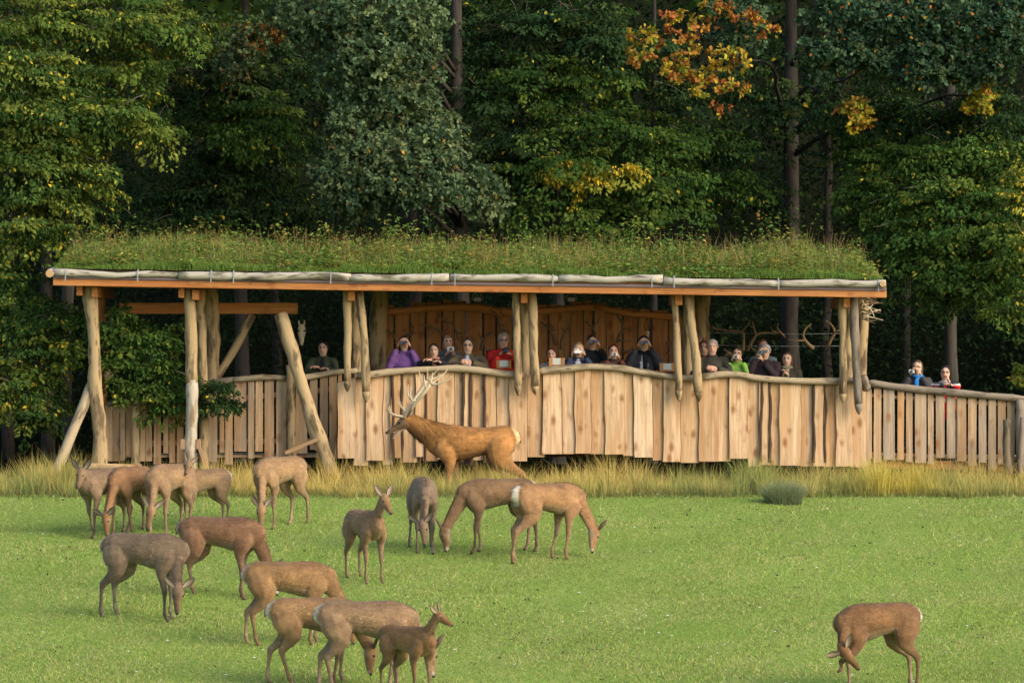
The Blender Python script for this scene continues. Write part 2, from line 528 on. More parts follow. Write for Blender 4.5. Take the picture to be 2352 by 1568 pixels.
def build_rushes():
    # tussocks of rush along the ditch in front of the hide
    cx, cy, hh = [], [], []
    X = np.arange(-9.6, 9.7, 0.25)
    for x in X:
        for dd in (77.25, 77.65, 78.15, 78.75, 79.35):
            cx.append(x + rng.normal(0, .11)); cy.append(dd + rng.normal(0, .13) - (0.18 * math.sin(x * 1.9) + 0.1 * math.sin(x * 4.3 + 1) if dd < 77.4 else 0))
            hh.append(rng.normal(0, 1))
    cx, cy = np.array(cx), np.array(cy)
    per = 112
    n = len(cx) * per
    tid = np.repeat(np.arange(len(cx)), per)
    rr = np.abs(rng.normal(0, .115, n)); aa = rng.uniform(0, 6.28, n)
    px = cx[tid] + rr * np.cos(aa); py = cy[tid] + rr * np.sin(aa)
    pz = ground(py) - 0.02
    top = 0.18 + 0.15 * vnoise(cx, cy, 2.0, 4)[tid] + 0.11 * vnoise(cx, cy * .5, 6.0, 9)[tid] + rng.normal(0, .075, n)
    top = np.where(py < 77.45, top - 0.20, top)
    # lower in front of the stag's flank and at the far left
    top = top + 0.03 * np.exp(-((px - 6.2) / 1.2) ** 2)
    H = np.clip(top - pz, .22, .95) * rng.uniform(0.62, 1.04, n)
    ht = np.array(hh)[tid]
    H = H * (1 + .13 * ht)
    lean = H * np.abs(rng.normal(.30, .22, n))
    az = aa + rng.normal(0, .6, n)
    dry = np.clip(.16 * ht + vnoise(cx, cy * .3, 1.3, 12)[tid] * .55 + .40 + rng.normal(0, .25, n) + (py > 77.9) * .25, 0, 1)[:, None]
    yel = np.exp(-((px - 6.35) / .62) ** 2)[:, None] * (py < 78.6)[:, None]
    base_g = jit((0.12, 0.185, 0.075), n, .28)
    base_y = jit((0.35, 0.30, 0.075), n, .25)
    C0 = base_g * (1 - dry * .6) + base_y * dry * .6
    C1 = jit((0.25, 0.315, 0.085), n, .25) * (1 - dry) + jit((0.74, 0.51, 0.155), n, .22) * dry  # straw tips, with sun on the rush tops put into the yellow
    C0 = C0 * (1 - yel * .7) + np.array([0.55, 0.42, 0.05]) * yel * .7
    C1 = C1 * (1 - yel * .6) + np.array([0.78, 0.58, 0.10]) * yel * .6
    blades("rush_grass", np.stack([px, py, pz], 1), H, rng.uniform(.006, .012, n), lean, az, C0, C1, 3, 0.8,
           label="band of tall yellow tipped rushes between meadow and hide", cat="rushes")
    # bent stray blades hanging over the meadow edge
    n = 2600
    px = rng.uniform(-9.3, 9.3, n); py = 77.0 + rng.normal(0, .12, n)
    H = rng.uniform(.08, .24, n)
    blades("rush_edge_grass", np.stack([px, py, ground(py)], 1), H, np.full(n, .008), H * rng.uniform(.6, 1.8, n), rng.uniform(-2.8, -.3, n),
           jit((0.13, 0.15, 0.05), n), jit((0.38, 0.31, 0.12), n), 3, 1.0, label="bent dry blades along the front foot of the rushes", cat="grass")
    # one separate grey green tussock standing out in the meadow
    c = W(1800, 1156, d_of(1156)); c[2] = ground(c[1])
    n = 2600
    rr = np.sqrt(rng.random(n)) * .23; aa = rng.uniform(0, 6.28, n)
    px = c[0] + rr * np.cos(aa) * 1.25; py = c[1] + rr * np.sin(aa) * .8
    H = rng.uniform(.20, .48, n) * (1 - .25 * (rr / .23) ** 2)
    o = blades("rush_tussock", np.stack([px, py, ground(py) - .01], 1), H, rng.uniform(.005, .009, n), H * (rr / .23 * .6 + .12) * rng.uniform(.3, 1.3, n), aa + rng.normal(0, .8, n),
           jit((0.10, 0.135, 0.062), n, .25), jit((0.25, 0.285, 0.145), n, .22), 3, .9, kind='thing',
           label="round grey green tussock standing apart in front of the rush band", cat="grass tussock")
build_rushes()
# ---------------------------------------------------------------- leaves
def mat_leaf():
    m, nt, out = new_mat("leaves"); x = NT(nt)
    c = x.attr("col", 'Color')
    p = x.n("ShaderNodeBsdfPrincipled", {'Base Color': c, 'Roughness': 0.7, 'Specular IOR Level': 0.06})
    t = x.n("ShaderNodeBsdfTranslucent", {'Color': x.mix(1.0, c, (1.15, 1.1, .6), 'MULTIPLY')})
    ms = x.n("ShaderNodeMixShader", {0: 0.28, 1: p.outputs[0], 2: t.outputs[0]})
    nt.links.new(ms.outputs[0], out.inputs['Surface'])
    return m
M_LEAF = mat_leaf()

def leaf_mesh(name, P, D, N, S, C, ratio=.55, parent=None, kind=None, label=None, cat=None, group=None, lobed=False, bend=.12):
    """Folded leaf blades: base point P, direction D, approximate normal N, length S, colour C."""
    n = len(P)
    D = D / (np.linalg.norm(D, axis=1, keepdims=True) + 1e-9)
    A = np.cross(N, D); A /= (np.linalg.norm(A, axis=1, keepdims=True) + 1e-9)
    Nn = np.cross(D, A)
    S = S[:, None]
    w = S * ratio * .5
    if not lobed:
        V = np.stack([P, P + D * S * .45 + A * w + Nn * S * bend, P + D * S - Nn * S * bend, P + D * S * .45 - A * w + Nn * S * bend], 1)
        tri = np.array([[0, 1, 2], [0, 2, 3]])
    else:       # oak: waist and broad lobed end
        V = np.stack([P, P + D * S * .40 + A * w * .75 + Nn * S * bend, P + D * S * .80 + A * w + Nn * S * bend * .5, P + D * S - Nn * S * bend * .6,
                      P + D * S * .80 - A * w + Nn * S * bend * .5, P + D * S * .40 - A * w * .75 + Nn * S * bend], 1)
        tri = np.array([[0, 1, 5], [1, 2, 3], [1, 3, 5], [5, 3, 4]])
    nv = V.shape[1]
    F = ((np.arange(n) * nv)[:, None, None] + tri[None]).reshape(-1, 3)
    loc = WLOC[parent] if parent is not None else np.zeros(3)
    me = mesh_from(V.reshape(-1, 3) - loc, F, name)
    set_attr(me, "col", np.repeat(C, nv, 0), 'FLOAT_COLOR')
    me.materials.append(M_LEAF)
    o = link(name, me, loc, parent)
    tag(o, label, cat, group, kind)
    return o
# ---------------------------------------------------------------- the hide
def c1(v): return 57.4 + v * .3296           # columns of my measuring crops -> 2352 frame
def c2(v): return 689.0 + v * .3296
def c3(v): return 1148.4 + v * .3296
def c4(v): return 1722.7 + v * .3296
def ry(v): return (1000 + v / 1.742) * .5742 # rows of those crops

def wob_log(pts, r, n=None, amp=0.10, k=9, side=None, taper=1.0, cap0=.01, cap1=.01):
    """debarked log: smooth bent axis, uneven radius"""
    P = np.asarray(pts, float)
    L = np.linalg.norm(np.diff(P, axis=0), axis=1).sum()
    n = n or max(6, int(L / 0.16))
    Q = resample(P, n)
    rr = r * np.linspace(1, taper, n) * (1 + amp * np.convolve(rng.normal(0, 1, n + 4), np.ones(3) / 1.7, 'same')[2:-2] * .7)
    Q = Q + np.convolve(rng.normal(0, r * .10, n + 2), np.ones(2) / 2, 'same')[1:-1, None] * np.array([1, .4, .4]) * (np.abs(np.linspace(-1, 1, n)) < .98)[:, None]
    rb = rr * (1 + rng.normal(0, .04, n))
    return tube(Q, rr, rb, side, k, cap0, cap1)

def log_obj(name, pts, r, mat, parent, amp=.10, k=9, taper=1.0, point=0.0, label=None, extra=None):
    V, F, T, _ = wob_log(pts, r, amp=amp, k=k, taper=taper)
    mb = MB().add(V, F, T)
    if point > 0:        # sharpened lower end
        P = np.asarray(pts, float); t = unit(P[-1] - P[-2])
        rr = r * taper
        v, f, tv, _ = tube([P[-1] - t * .02, P[-1] + t * point * .35, P[-1] + t * point * .75, P[-1] + t * point], [rr * 1.0, rr * .86, rr * .5, rr * .12], None, None, k)
        tv[:, 2] += 2.0
        mb.add(v, f, tv)
    o = mb.build(name, mat, parent, smooth=True)
    if label: o['label'] = label
    return o

hide = empty("wildlife_hide", W(1080, 1090, 81.5), "long timber hide with grassy turf roof and wavy plank front", "hide")
pickets_left = empty("picket_fence", W(500, 1080, 80.8), "gapped picket fence under the open end of the turf roof", "fence")
pickets_right = empty("picket_fence", W(2170, 1085, 80.3), "sloping gapped picket fence running out past the hide with two people behind", "fence")

def plank(parent, x0, x1, ztop, zbot, y, wave=0.012, thick=0.028, mat=None, edges=True, x0b=None, x1b=None, nseg=7, name="plank", topcut=0.0):
    """live edged board standing upright; its sawn-off edges keep their bark"""
    zs = np.linspace(zbot, ztop, nseg)
    def side(a, b):
        w = np.convolve(rng.normal(0, 1, nseg + 2), [.25, .5, .25], 'same')[1:-1]
        return a + (b - a) * (zs - zbot) / (ztop - zbot) + w * wave * 1.6
    xl = side(x0b if x0b is not None else x0, x0); xr = side(x1b if x1b is not None else x1, x1)
    tw = rng.normal(0, .003, 2)
    V, T = [], []
    ins = rng.uniform(.002, .015, 2) if edges else (.002, .002)
    for i, z in enumerate(zs):
        zz = z - (topcut if i == nseg - 1 else 0)
        for (xx, zx) in ((xl[i], zz), (xr[i], z)):
            fy = y + (tw[0] if xx == xl[i] else tw[1])
            isl = xx == xl[i]
            V.append((xx + (ins[0] if isl else -ins[1]), fy, zx)); V.append((xx, fy + thick, zx))
    V = np.array(V)
    T = V - np.array([(x0 + x1) / 2, y, zbot])
    F, M = [], []
    for i in range(nseg - 1):
        a, b = 4 * i, 4 * (i + 1)
        F += [(a, a + 2, b + 2, b), (a + 1, b + 1, b + 3, a + 3)]; M += [0, 0]
        F += [(a, b, b + 1, a + 1), (a + 2, a + 3, b + 3, b + 2)]; M += [1, 1]
    F += [(0, 1, 3, 2)]; M += [0]
    t = 4 * (nseg - 1)
    F += [(t, t + 2, t + 3, t + 1)]; M += [0]
    mb = MB(); mb.add(V, F, T); mb.M = M
    return mb.build(name, [mat or M_PLANK, M_BARK if edges else (mat or M_PLANK)], parent)

# wavy main rail (centre line measured along the top of the boards)
rail_main = [(c2(395), ry(872)), (c2(500), ry(868)), (c2(620), ry(850)), (c2(800), ry(836)), (c2(950), ry(826)), (c2(1100), ry(824)), (c2(1250), ry(838)), (c2(1400), ry(858)), (c2(1560), ry(874))]
rail_mid = [(c3(262), ry(846)), (c3(350), ry(836)), (c3(500), ry(822)), (c3(640), ry(812)), (c3(800), ry(820)), (c3(950), ry(842)), (c3(1080), ry(866)), (c3(1230), ry(886)), (c3(1375), ry(893))]
rail_rt = [(c3(1390), ry(888)), (c3(1500), ry(872)), (c3(1600), ry(864)), (c3(1720), ry(876)), (c4(0), ry(886)), (c4(150), ry(902)), (c4(330), ry(912)), (c4(500), ry(914)), (c4(640), ry(912)), (c4(735), ry(904))]
rail_left = [(c2(-20), ry(892)), (c2(60), ry(885)), (c2(160), ry(864)), (c2(300), ry(846)), (c2(400), ry(842))]
for pts in (rail_main, rail_mid, rail_rt):
    log_obj("rail", [W(a, b, 79.97) for a, b in pts], 0.057, M_RAIL, hide, amp=.13, k=9)
log_obj("rail", [W(a, b, 80.16) for a, b in rail_left], 0.055, M_RAIL, hide, amp=.12)
all_rail = rail_left[:2] + [(c2(300), ry(872))] + rail_main + rail_mid + rail_rt
_rx = np.array([W(a, b, 80)[0] for a, b in all_rail]); _rz = np.array([W(a, b, 80)[2] for a, b in all_rail])
_o = np.argsort(_rx); _rx, _rz = _rx[_o], _rz[_o]
def rail_z(x): return np.interp(x, _rx, _rz)

# front boards: (left, right, bottom row, front layer?) in 2352 columns
B = []
def addb(cf, lst):
    for l, r, b, f in lst: B.append((cf(l), cf(r), b, f))
addb(c2, [(260, 390, 1450, 1), (382, 472, 1500, 0), (458, 583, 1465, 1), (578, 648, 1495, 0), (630, 713, 1447, 1), (703, 812, 1478, 0), (800, 873, 1440, 1), (866, 958, 1468, 0),
          (953, 1076, 1456, 1), (1072, 1132, 1466, 0), (1136, 1202, 1450, 1), (1196, 1290, 1462, 0), (1284, 1376, 1458, 1), (1372, 1470, 1466, 0), (1463, 1585, 1470, 1)])
addb(c3, [(183, 305, 1441, 0), (292, 434, 1420, 1), (424, 520, 1419, 0), (518, 636, 1416, 1), (632, 740, 1420, 0), (728, 866, 1422, 1), (862, 938, 1432, 0), (930, 1071, 1443, 1), (1066, 1140, 1464, 0),
          (1132, 1262, 1474, 1), (1258, 1384, 1481, 0), (1380, 1525, 1472, 1), (1520, 1604, 1470, 0), (1592, 1736, 1452, 1), (1728, 1812, 1506, 0), (1798, 1880, 1495, 1)])
addb(c4, [(128, 222, 1500, 0), (203, 362, 1500, 1), (352, 447, 1506, 0), (441, 523, 1505, 1), (515, 606, 1509, 0), (596, 712, 1506, 1), (706, 806, 1512, 0)])
for i, (l, r, b, f) in enumerate(B):
    d = 80.0 if f else 80.04
    xl, xr = W(l, 900, d)[0], W(r, 900, d)[0]
    zt = rail_z((xl + xr) / 2) - 0.035
    zb = W(0, ry(b), d)[2]
    plank(hide, xl - (0 if f else .015), xr + (0 if f else .015), zt, zb, d, wave=.011 if f else .006, topcut=.10 if i == 0 else 0)
# strips of bark hanging between some boards
for (px, w) in ((c4(78), 5), (c4(139), 5), (c4(446), 5), (c4(521), 4), (c2(1134), 5), (c2(1196), 6), (c2(714), 5), (c2(873), 4), (c2(1286), 5), (c2(648), 5)):
    x = W(px, 900, 79.99)[0]
    zt, zb = rail_z(x) - .05, W(0, ry(1480), 80)[2]
    zs = np.linspace(zt, zb, 10)
    pts = np.stack([x + np.convolve(rng.normal(0, .016, 12), [.3, .4, .3], 'same')[1:-1], np.full(10, 79.992), zs], 1)
    mb = MB().tube(pts, np.abs(rng.normal(w / 270, .004, 10)) + .006, .012, side=(1, 0, 0), k=6)
    mb.build("bark_strip", M_BARK, hide)
# back rails the boards are nailed to, joists and deck
x0, x1 = W(c2(262), 0, 80)[0], W(c4(805), 0, 80)[0]
for z in (0.42, 1.35):
    MB().box(((x0 + x1) / 2, 80.10, z), ((x1 - x0) / 2, .028, .05)).build("back_rail", M_DECK, hide)
for i, yy in enumerate(np.arange(80.22, 82.5, 0.30)):
    MB().box(((x0 + x1) / 2, yy + .135, 0.62), ((x1 - x0) / 2, .135, .022)).build("floor_board", M_DECK, hide)
for xx in np.linspace(x0 + .3, x1 - .3, 9):
    MB().box((xx, 81.35, .52), (.045, 1.15, .075)).build("joist", M_DECK, hide)

# hanging log pairs, straight posts behind them
def hang(a, b, d, r, mat=M_LOG, bend=0.0):
    p0, p1 = W(a[0], a[1], d), W(b[0], b[1], d)
    m = (p0 + p1) / 2 + np.array([bend, 0, 0])
    log_obj("hanging_log", [p0, p0 * .7 + p1 * .3 + np.array([bend * .8, 0, 0]), m, p0 * .25 + p1 * .75 + np.array([bend * .6, 0, 0]), p1], r, mat, hide, amp=.10, point=.16, taper=.98, k=10)
hang((797, 664), (798, 878), 79.82, .074, bend=.012)
hang((824, 664), (841, 902), 79.80, .078, bend=.035)
hang((1186, 668), (1190, 888), 79.82, .070, bend=-.01)
hang((1221, 668), (1229, 886), 79.82, .076)
hang((1549, 676), (1559, 900), 79.82, .070, bend=.01)
hang((1578, 676), (1604, 900), 79.80, .074, bend=.02)
hang((1934, 684), (1936, 904), 79.82, .068, bend=.01)
hang((1961, 684), (1972, 930), 79.80, .076, mat=M_RAILG, bend=-.01)
for (px, w, mat) in ((817, .085, M_LOG), (1206, .075, M_LOG), (1582, .10, M_LOG), (1948, .085, M_LOG)):
    log_obj("post", [W(px, 664, 80.35), W(px + 1, 860, 80.35), W(px + 2, 1005, 80.35)], w, mat, hide, amp=.06)
for (px, w) in ((869, .15), (1612, .14), (1981, .10)):
    log_obj("post", [W(px + 3, 640, 82.35), W(px - 1, 800, 82.35), W(px - 4, 1080, 82.35)], w, M_BARKLOG if 'M_BARKLOG' in globals() else M_LOG, hide, amp=.08)

# open end: leaning posts and struts
log_obj("post", [W(204, 648, 79.85), W(214, 760, 79.85), W(219, 890, 79.85), W(229, 1000, 79.85), W(229, 1108, 79.85)], .118, M_LOG, hide, amp=.13, k=11, taper=1.12)
log_obj("post", [W(228, 660, 81.6), W(232, 860, 81.6), W(238, 1090, 81.6)], .10, M_BEAM, hide, amp=.06)
log_obj("post", [W(436, 655, 79.85), W(438, 760, 79.85), W(441, 880, 79.85)], .100, M_LOG, hide, amp=.07, k=11, taper=1.05)
log_obj("post", [W(441, 872, 79.85), W(440, 960, 79.85), W(437, 1030, 79.85), W(441, 1115, 79.85)], .108, M_WHITE, hide, amp=.06, k=11, label="white stripped lower half of the post")
log_obj("post", [W(462, 660, 80.4), W(466, 860, 80.4), W(470, 1095, 80.4)], .085, M_LOG, hide, amp=.07)
log_obj("post", [W(485, 655, 81.0), W(488, 860, 81.0), W(486, 1090, 81.0)], .13, M_LOG, hide, amp=.07)
log_obj("strut", [W(214, 876, 79.95), W(172, 980, 79.7), W(122, 1095, 79.5)], .094, M_RAIL, hide, amp=.07, k=10)
log_obj("strut", [W(645, 722, 79.95), W(677, 830, 79.75), W(712, 940, 79.6), W(762, 1092, 79.4)], .108, M_LOG, hide, amp=.10, k=11, taper=1.15)
log_obj("strut", [W(580, 722, 81.1), W(545, 790, 81.1), W(498, 866, 81.0)], .075, M_LOG, hide, amp=.06)
log_obj("post", [W(668, 838, 80.6), W(669, 950, 80.6), W(671, 1075, 80.6)], .080, M_LOG, pickets_left, amp=.07)
log_obj("post", [W(312, 905, 80.4), W(311, 980, 80.4), W(312, 1092, 80.4)], .072, M_LOG, pickets_left, amp=.06)
def bar(name, a, b, d, h, t, mat, parent, d2=None):
    p, q = W(a[0], a[1], d), W(b[0], b[1], d2 or d)
    x = unit(q - p); yv = np.array([0, 1.0, 0]); zv = unit(np.cross(x, yv)); yv = np.cross(zv, x)
    R = np.stack([x, yv, zv], 1)
    mb = MB()
    L = np.linalg.norm(q - p)
    mb.box((p + q) / 2, (L / 2, t / 2, h / 2), R=R, bev=.006)
    V = mb.V[0]
    loc = (V - (p + q) / 2) @ R
    mb.T[0] = loc[:, [1, 2, 0]]
    return mb.build(name, mat, parent)
bar("brace", (655, 1040), (735, 1006), 79.35, .065, .05, M_DECK, pickets_left)
bar("brace", (458, 1028), (480, 1090), 79.75, .07, .05, M_DECK, hide)
bar("clamp_block", (420, 1008), (420, 1032), 79.82, .08, .10, M_DECK, hide)
bar("clamp_block", (456, 1008), (456, 1032), 79.82, .08, .10, M_DECK, hide)
bar("base_board", (205, 1072), (325, 1075), 79.7, .13, .05, M_PICKET, hide)
bar("cross_beam", (275, 708), (684, 708), 81.0, .19, .10, M_BEAM, hide)
log_obj("round_purlin", [W(249, 862, 80.2), W(262, 868, 81.6)], .08, M_LOG, hide)

# gapped pickets under the open end
lp = [(560, 612, 1082, 1470), (612, 660, 1066, 1470), (664, 699, 1062, 1466), (702, 740, 1046, 1430), (803, 838, 1022, 1470), (843, 885, 1016, 1470), (897, 948, 1006, 1490), (965, 1000, 1000, 1415), (1005, 1047, 996, 1482),
      (1058, 1105, 992, 1480), (1120, 1160, 990, 1470), (1215, 1258, 985, 1475), (1265, 1340, 960, 1476), (1355, 1388, 940, 1410), (1395, 1447, 930, 1492), (1458, 1543, 915, 1402), (1555, 1597, 912, 1450), (1605, 1657, 908, 1402),
      (1668, 1736, 905, 1472), (1750, 1822, 902, 1440), (1888, 1966, 895, 1415), (1985, 2040, 890, 1390), (2055, 2110, 880, 1420), (2120, 2172, 868, 1452), (2180, 2210, 860, 1400)]
for l, r, t, b in lp:
    d = 80.75
    plank(pickets_left, W(c1(l), 0, d)[0], W(c1(r), 0, d)[0], W(0, ry(t), d)[2], W(0, ry(b), d)[2], d, wave=.002, mat=M_PICKET if rng.random() < .5 else M_PLANK, edges=False, nseg=4, name="picket")
bar("fence_rail", (c1(560), ry(1350)), (c1(2200), ry(1325)), 80.81, .09, .05, M_DECK, pickets_left)
bar("fence_rail", (c1(560), ry(1130)), (c1(2200), ry(960)), 80.81, .09, .05, M_DECK, pickets_left)
log_obj("top_rail", [W(c1(a), ry(b), 80.74) for a, b in ((575, 1075), (680, 1030), (780, 1000), (900, 990), (1060, 982), (1200, 950), (1330, 920), (1460, 902))], .05, M_RAILG, pickets_left, amp=.15)
log_obj("top_rail", [W(c1(a), ry(b), 80.72) for a, b in ((1455, 905), (1560, 893), (1680, 886), (1835, 892))], .05, M_RAIL, pickets_left, amp=.12)
log_obj("top_rail", [W(c1(a), ry(b), 80.72) for a, b in ((1830, 893), (1960, 886), (2060, 868), (2210, 845))], .052, M_RAIL, pickets_left, amp=.12)
MB().box((W(c1(1400), 0, 81)[0], 81.6, .30), (1.85, .8, .02)).build("walkway_board", M_DECK, pickets_left)

# gapped pickets running out on the other side
rp = [(810, 850, 945, 1452), (862, 915, 955, 1480), (929, 1008, 972, 1461), (1027, 1074, 980, 1460), (1088, 1134, 990, 1476), (1148, 1228, 994, 1482), (1240, 1280, 998, 1490), (1295, 1356, 1004, 1446),
      (1372, 1431, 1010, 1448), (1445, 1508, 1017, 1470), (1518, 1581, 1026, 1500), (1595, 1648, 1034, 1480), (1660, 1714, 1040, 1525), (1727, 1784, 1044, 1490), (1793, 1846, 1048, 1520), (1862, 1905, 1050, 1500)]
for i, (l, r, t, b) in enumerate(rp):
    d = 80.25
    plank(pickets_right, W(c4(l), 0, d)[0], W(c4(r), 0, d)[0], W(0, ry(t) - 4, d)[2], W(0, ry(b), d)[2], d, wave=.003, mat=M_PICKET, edges=False, nseg=4, name="picket")
bar("fence_rail", (c4(815), ry(1418)), (c4(1905), ry(1450)), 80.31, .06, .05, M_PICKET, pickets_right)
bar("fence_rail", (c4(815), ry(1010)), (c4(1905), ry(1085)), 80.31, .06, .05, M_PICKET, pickets_right)
bar("floor_edge", (c4(815), ry(1482)), (c4(1905), ry(1512)), 80.36, .15, .05, M_RED, pickets_right)
log_obj("top_rail", [W(c4(a), ry(b), 80.22) for a, b in ((815, 932), (900, 934), (1000, 950), (1100, 962), (1220, 976), (1350, 985), (1500, 1000), (1620, 1010), (1760, 1022), (1912, 1040))], .062, M_RAILG, pickets_right, amp=.16, k=10)
log_obj("rail_stub", [W(c4(784), ry(880), 79.9), W(c4(795), ry(915), 79.95), W(c4(806), ry(958), 80.1)], .085, M_RAILG, pickets_right, amp=.2)
log_obj("post", [W(c4(1878), ry(1045), 80.15), W(c4(1885), ry(1300), 80.15), W(c4(1895), ry(1575), 80.15)], .085, M_RAILG, pickets_right, amp=.12)
bar("side_board", (c4(800), ry(1240)), (c4(826), ry(1500)), 80.15, .10, .03, M_PICKET, pickets_right)
MB().box((W(c4(1360), 0, 81)[0], 81.15, .28), (1.38, .68, .02)).build("walkway_board", M_DECK, pickets_right)
st = empty("log_stump", W(c4(1795), ry(1540), 79.7), "mossy dark log stump standing before the outer end of the sloping pickets", "stump")
log_obj("trunk", [W(c4(1806), ry(1560), 79.7), W(c4(1788), ry(1430), 79.7), W(c4(1790), ry(1300), 79.7), W(c4(1789), ry(1182), 79.7)], .073,
        mat_log("mossy_bark", (0.12, 0.095, 0.06), (0.20, 0.16, 0.105), (0.05, 0.04, 0.03), .6, moss=.5), st, amp=.12)
log_obj("stake", [W(c4(1900), ry(1165), 79.75), W(c4(1880), ry(1570), 79.75)], .05, M_RAILG, pickets_right, amp=.15)

# rear wall of wide boards with antlers
rear = MB()
rear_top = [(c2(560), ry(432)), (c2(700), ry(425)), (c2(900), ry(405)), (c2(1060), ry(396)), (c2(1250), ry(405)), (c2(1400), ry(425)), (c2(1500), ry(440)), (c3(0), ry(438)), (c3(150), ry(436)), (c3(350), ry(422)), (c3(550), ry(402)), (c3(650), ry(398)), (c3(800), ry(425)), (c3(950), ry(450)), (c3(1080), ry(455)), (c3(1230), ry(470))]
rear_top = sorted(rear_top)
V, F, T, _ = wob_log([W(a, b, 82.5) for a, b in rear_top], .06, amp=.15)
back_wall = MB().add(V, F, T).build("back_wall", M_BEAM, hide, smooth=True)
rx = np.array([W(a, b, 82.55)[0] for a, b in rear_top]); rz = np.array([W(a, b, 82.55)[2] for a, b in rear_top])
xx = rx[0] + .02; k = 0
while xx < rx[-1] - .05:
    w = rng.uniform(.17, .31)
    zt = np.interp(xx + w / 2, rx, rz) + rng.uniform(.03, .13)
    plank(back_wall, xx + .006, xx + w - .006, zt, .25, 82.56 + (.02 if k % 2 else 0), wave=.008, mat=M_RED, nseg=6)
    xx += w; k += 1

# roof: fascia, membrane, deck, edge logs with straps, rafters
fa = [(122, 647.5), (432, 653), (800, 659), (1240, 664.5), (1640, 670), (2036, 676)]
for (a, b) in zip(fa[:-1], fa[1:]):
    bar("fascia", a, b, 79.38, .115, .045, M_BEAM, hide)
for (a, b) in ((fa[0], fa[2]), (fa[2], fa[4]), (fa[4], fa[5])):
    bar("membrane_edge", (a[0], a[1] - 11.5), (b[0], b[1] - 11.5), 79.34, .052, .02, M_MEMB, hide)
pA, pB = W(122, 638, 79.4), W(2036, 665, 79.4)
def roof_z(x, y):
    t = (x - pA[0]) / (pB[0] - pA[0])
    return pA[2] + (pB[2] - pA[2]) * t + (y - 79.4) * 0.075
mb = MB()
ys = [79.42, 83.3]
Vr = []
for (x) in (pA[0], pB[0]):
    for y in ys:
        Vr.append((x, y, roof_z(x, y) - .03)); Vr.append((x, y, roof_z(x, y) + .06))
Vr = np.array(Vr)
mb.add(Vr, [(0, 4, 6, 2), (1, 3, 7, 5), (0, 1, 5, 4), (2, 6, 7, 3), (0, 2, 3, 1), (4, 5, 7, 6)])
mb.build("roof_deck", M_BEAM, hide)
mb = MB()
Vr2 = []
for (x) in (pA[0] + .05, pB[0] - .05):
    for y in (79.5, 83.25):
        Vr2.append((x, y, roof_z(x, y) + .064)); Vr2.append((x, y, roof_z(x, y) + .17))
mb.add(np.array(Vr2), [(0, 4, 6, 2), (1, 3, 7, 5), (0, 1, 5, 4), (2, 6, 7, 3), (0, 2, 3, 1), (4, 5, 7, 6)])
mb.build("roof_substrate", M_SOIL, hide)
for (a, b, n) in (((124, 625), (418, 632), 2), ((410, 632.5), (806, 637), 2), ((800, 638), (1031, 637), 2), ((1034, 637), (1290, 641), 2), ((1284, 640), (1522, 641), 2), ((1524, 645), (1790, 652), 2), ((1784, 651), (2034, 651), 2)):
    p0, p1 = W(a[0], a[1], 79.32), W(b[0], b[1], 79.32)
    mids = [p0 * (1 - t) + p1 * t + np.array([0, 0, rng.normal(0, .010)]) for t in (.25, .5, .75)]
    log_obj("edge_log", [p0] + mids + [p1], .064, M_LOGG, hide, amp=.15, k=10)
for px in (151, 317, 485, 537, 760, 992, 1045, 1270, 1497, 1548, 1788, 2017):
    py = np.interp(px, [124, 1031, 1522, 2034], [626, 637, 642, 652]) + 1
    c = W(px, py, 79.32)
    # a galvanised band bent over the log
    ang = np.linspace(-.6, 3.75, 11)
    mb = MB()
    pts = np.stack([np.full(11, c[0]), c[1] - np.cos(ang) * .078, c[2] + np.sin(ang) * .078], 1)
    mb.tube(pts, .010, .003, side=(1, 0, 0), k=4)
    mb.box((c[0], c[1] - .080, c[2] - .07), (.009, .004, .06))
    mb.build("strap", M_STEEL, hide)
def cross_log(px, py, d0, d1, r, back=0.0, mat=M_LOGG):
    o = log_obj("side_log", [W(px, py, d0), W(px, py, d0) + np.array([back * .5, (d1 - d0) / 2, .12]), W(px, py, d0) + np.array([back, d1 - d0, .27])], r, mat, hide)
    c = W(px, py, d0) - np.array([0, .012, 0])
    mb = MB().tube([c + np.array([0, .008, 0]), c - np.array([0, .006, 0])], r * .96, side=(1, 0, 0), k=12)
    mb.build("log_end", M_ENDGRAIN, hide)
cross_log(114, 628, 79.25, 83.2, .068, -.05)
cross_log(2027, 651.5, 79.20, 83.2, .050, .10)
# beam ends under the fascia with the rafters behind them
for (px, py, w) in ((182, 667, 13), (217, 671, 14), (416, 672, 13), (449, 677, 16), (807, 679, 17), (1204, 684, 15), (1559, 689, 17), (1945, 694, 15)):
    c = W(px, py, 79.62)
    hw = w / 136 / 2
    zc = c[2]
    mb = MB()
    mb.box((c[0], 81.3, zc), (hw, 1.68, .085), bev=.006)
    mb.T[0] = mb.V[0][:, [0, 2, 1]]
    mb.build("rafter", M_BEAM, hide)
for yy in (80.35, 82.35):
    zl = roof_z(pA[0] + .5, yy) - .12; zr = roof_z(pB[0] - .5, yy) - .12
    a, b = np.array([pA[0] + .35, yy, zl]), np.array([pB[0] - .3, yy, zr])
    x = unit(b - a); R = np.stack([x, [0, 1, 0], np.cross(x, [0, 1, 0])], 1)
    mb = MB().box((a + b) / 2, (np.linalg.norm(b - a) / 2, .06, .085), R=R)
    mb.T[0] = mb.V[0][:, [1, 2, 0]]
    mb.build("purlin", M_BEAM, hide)
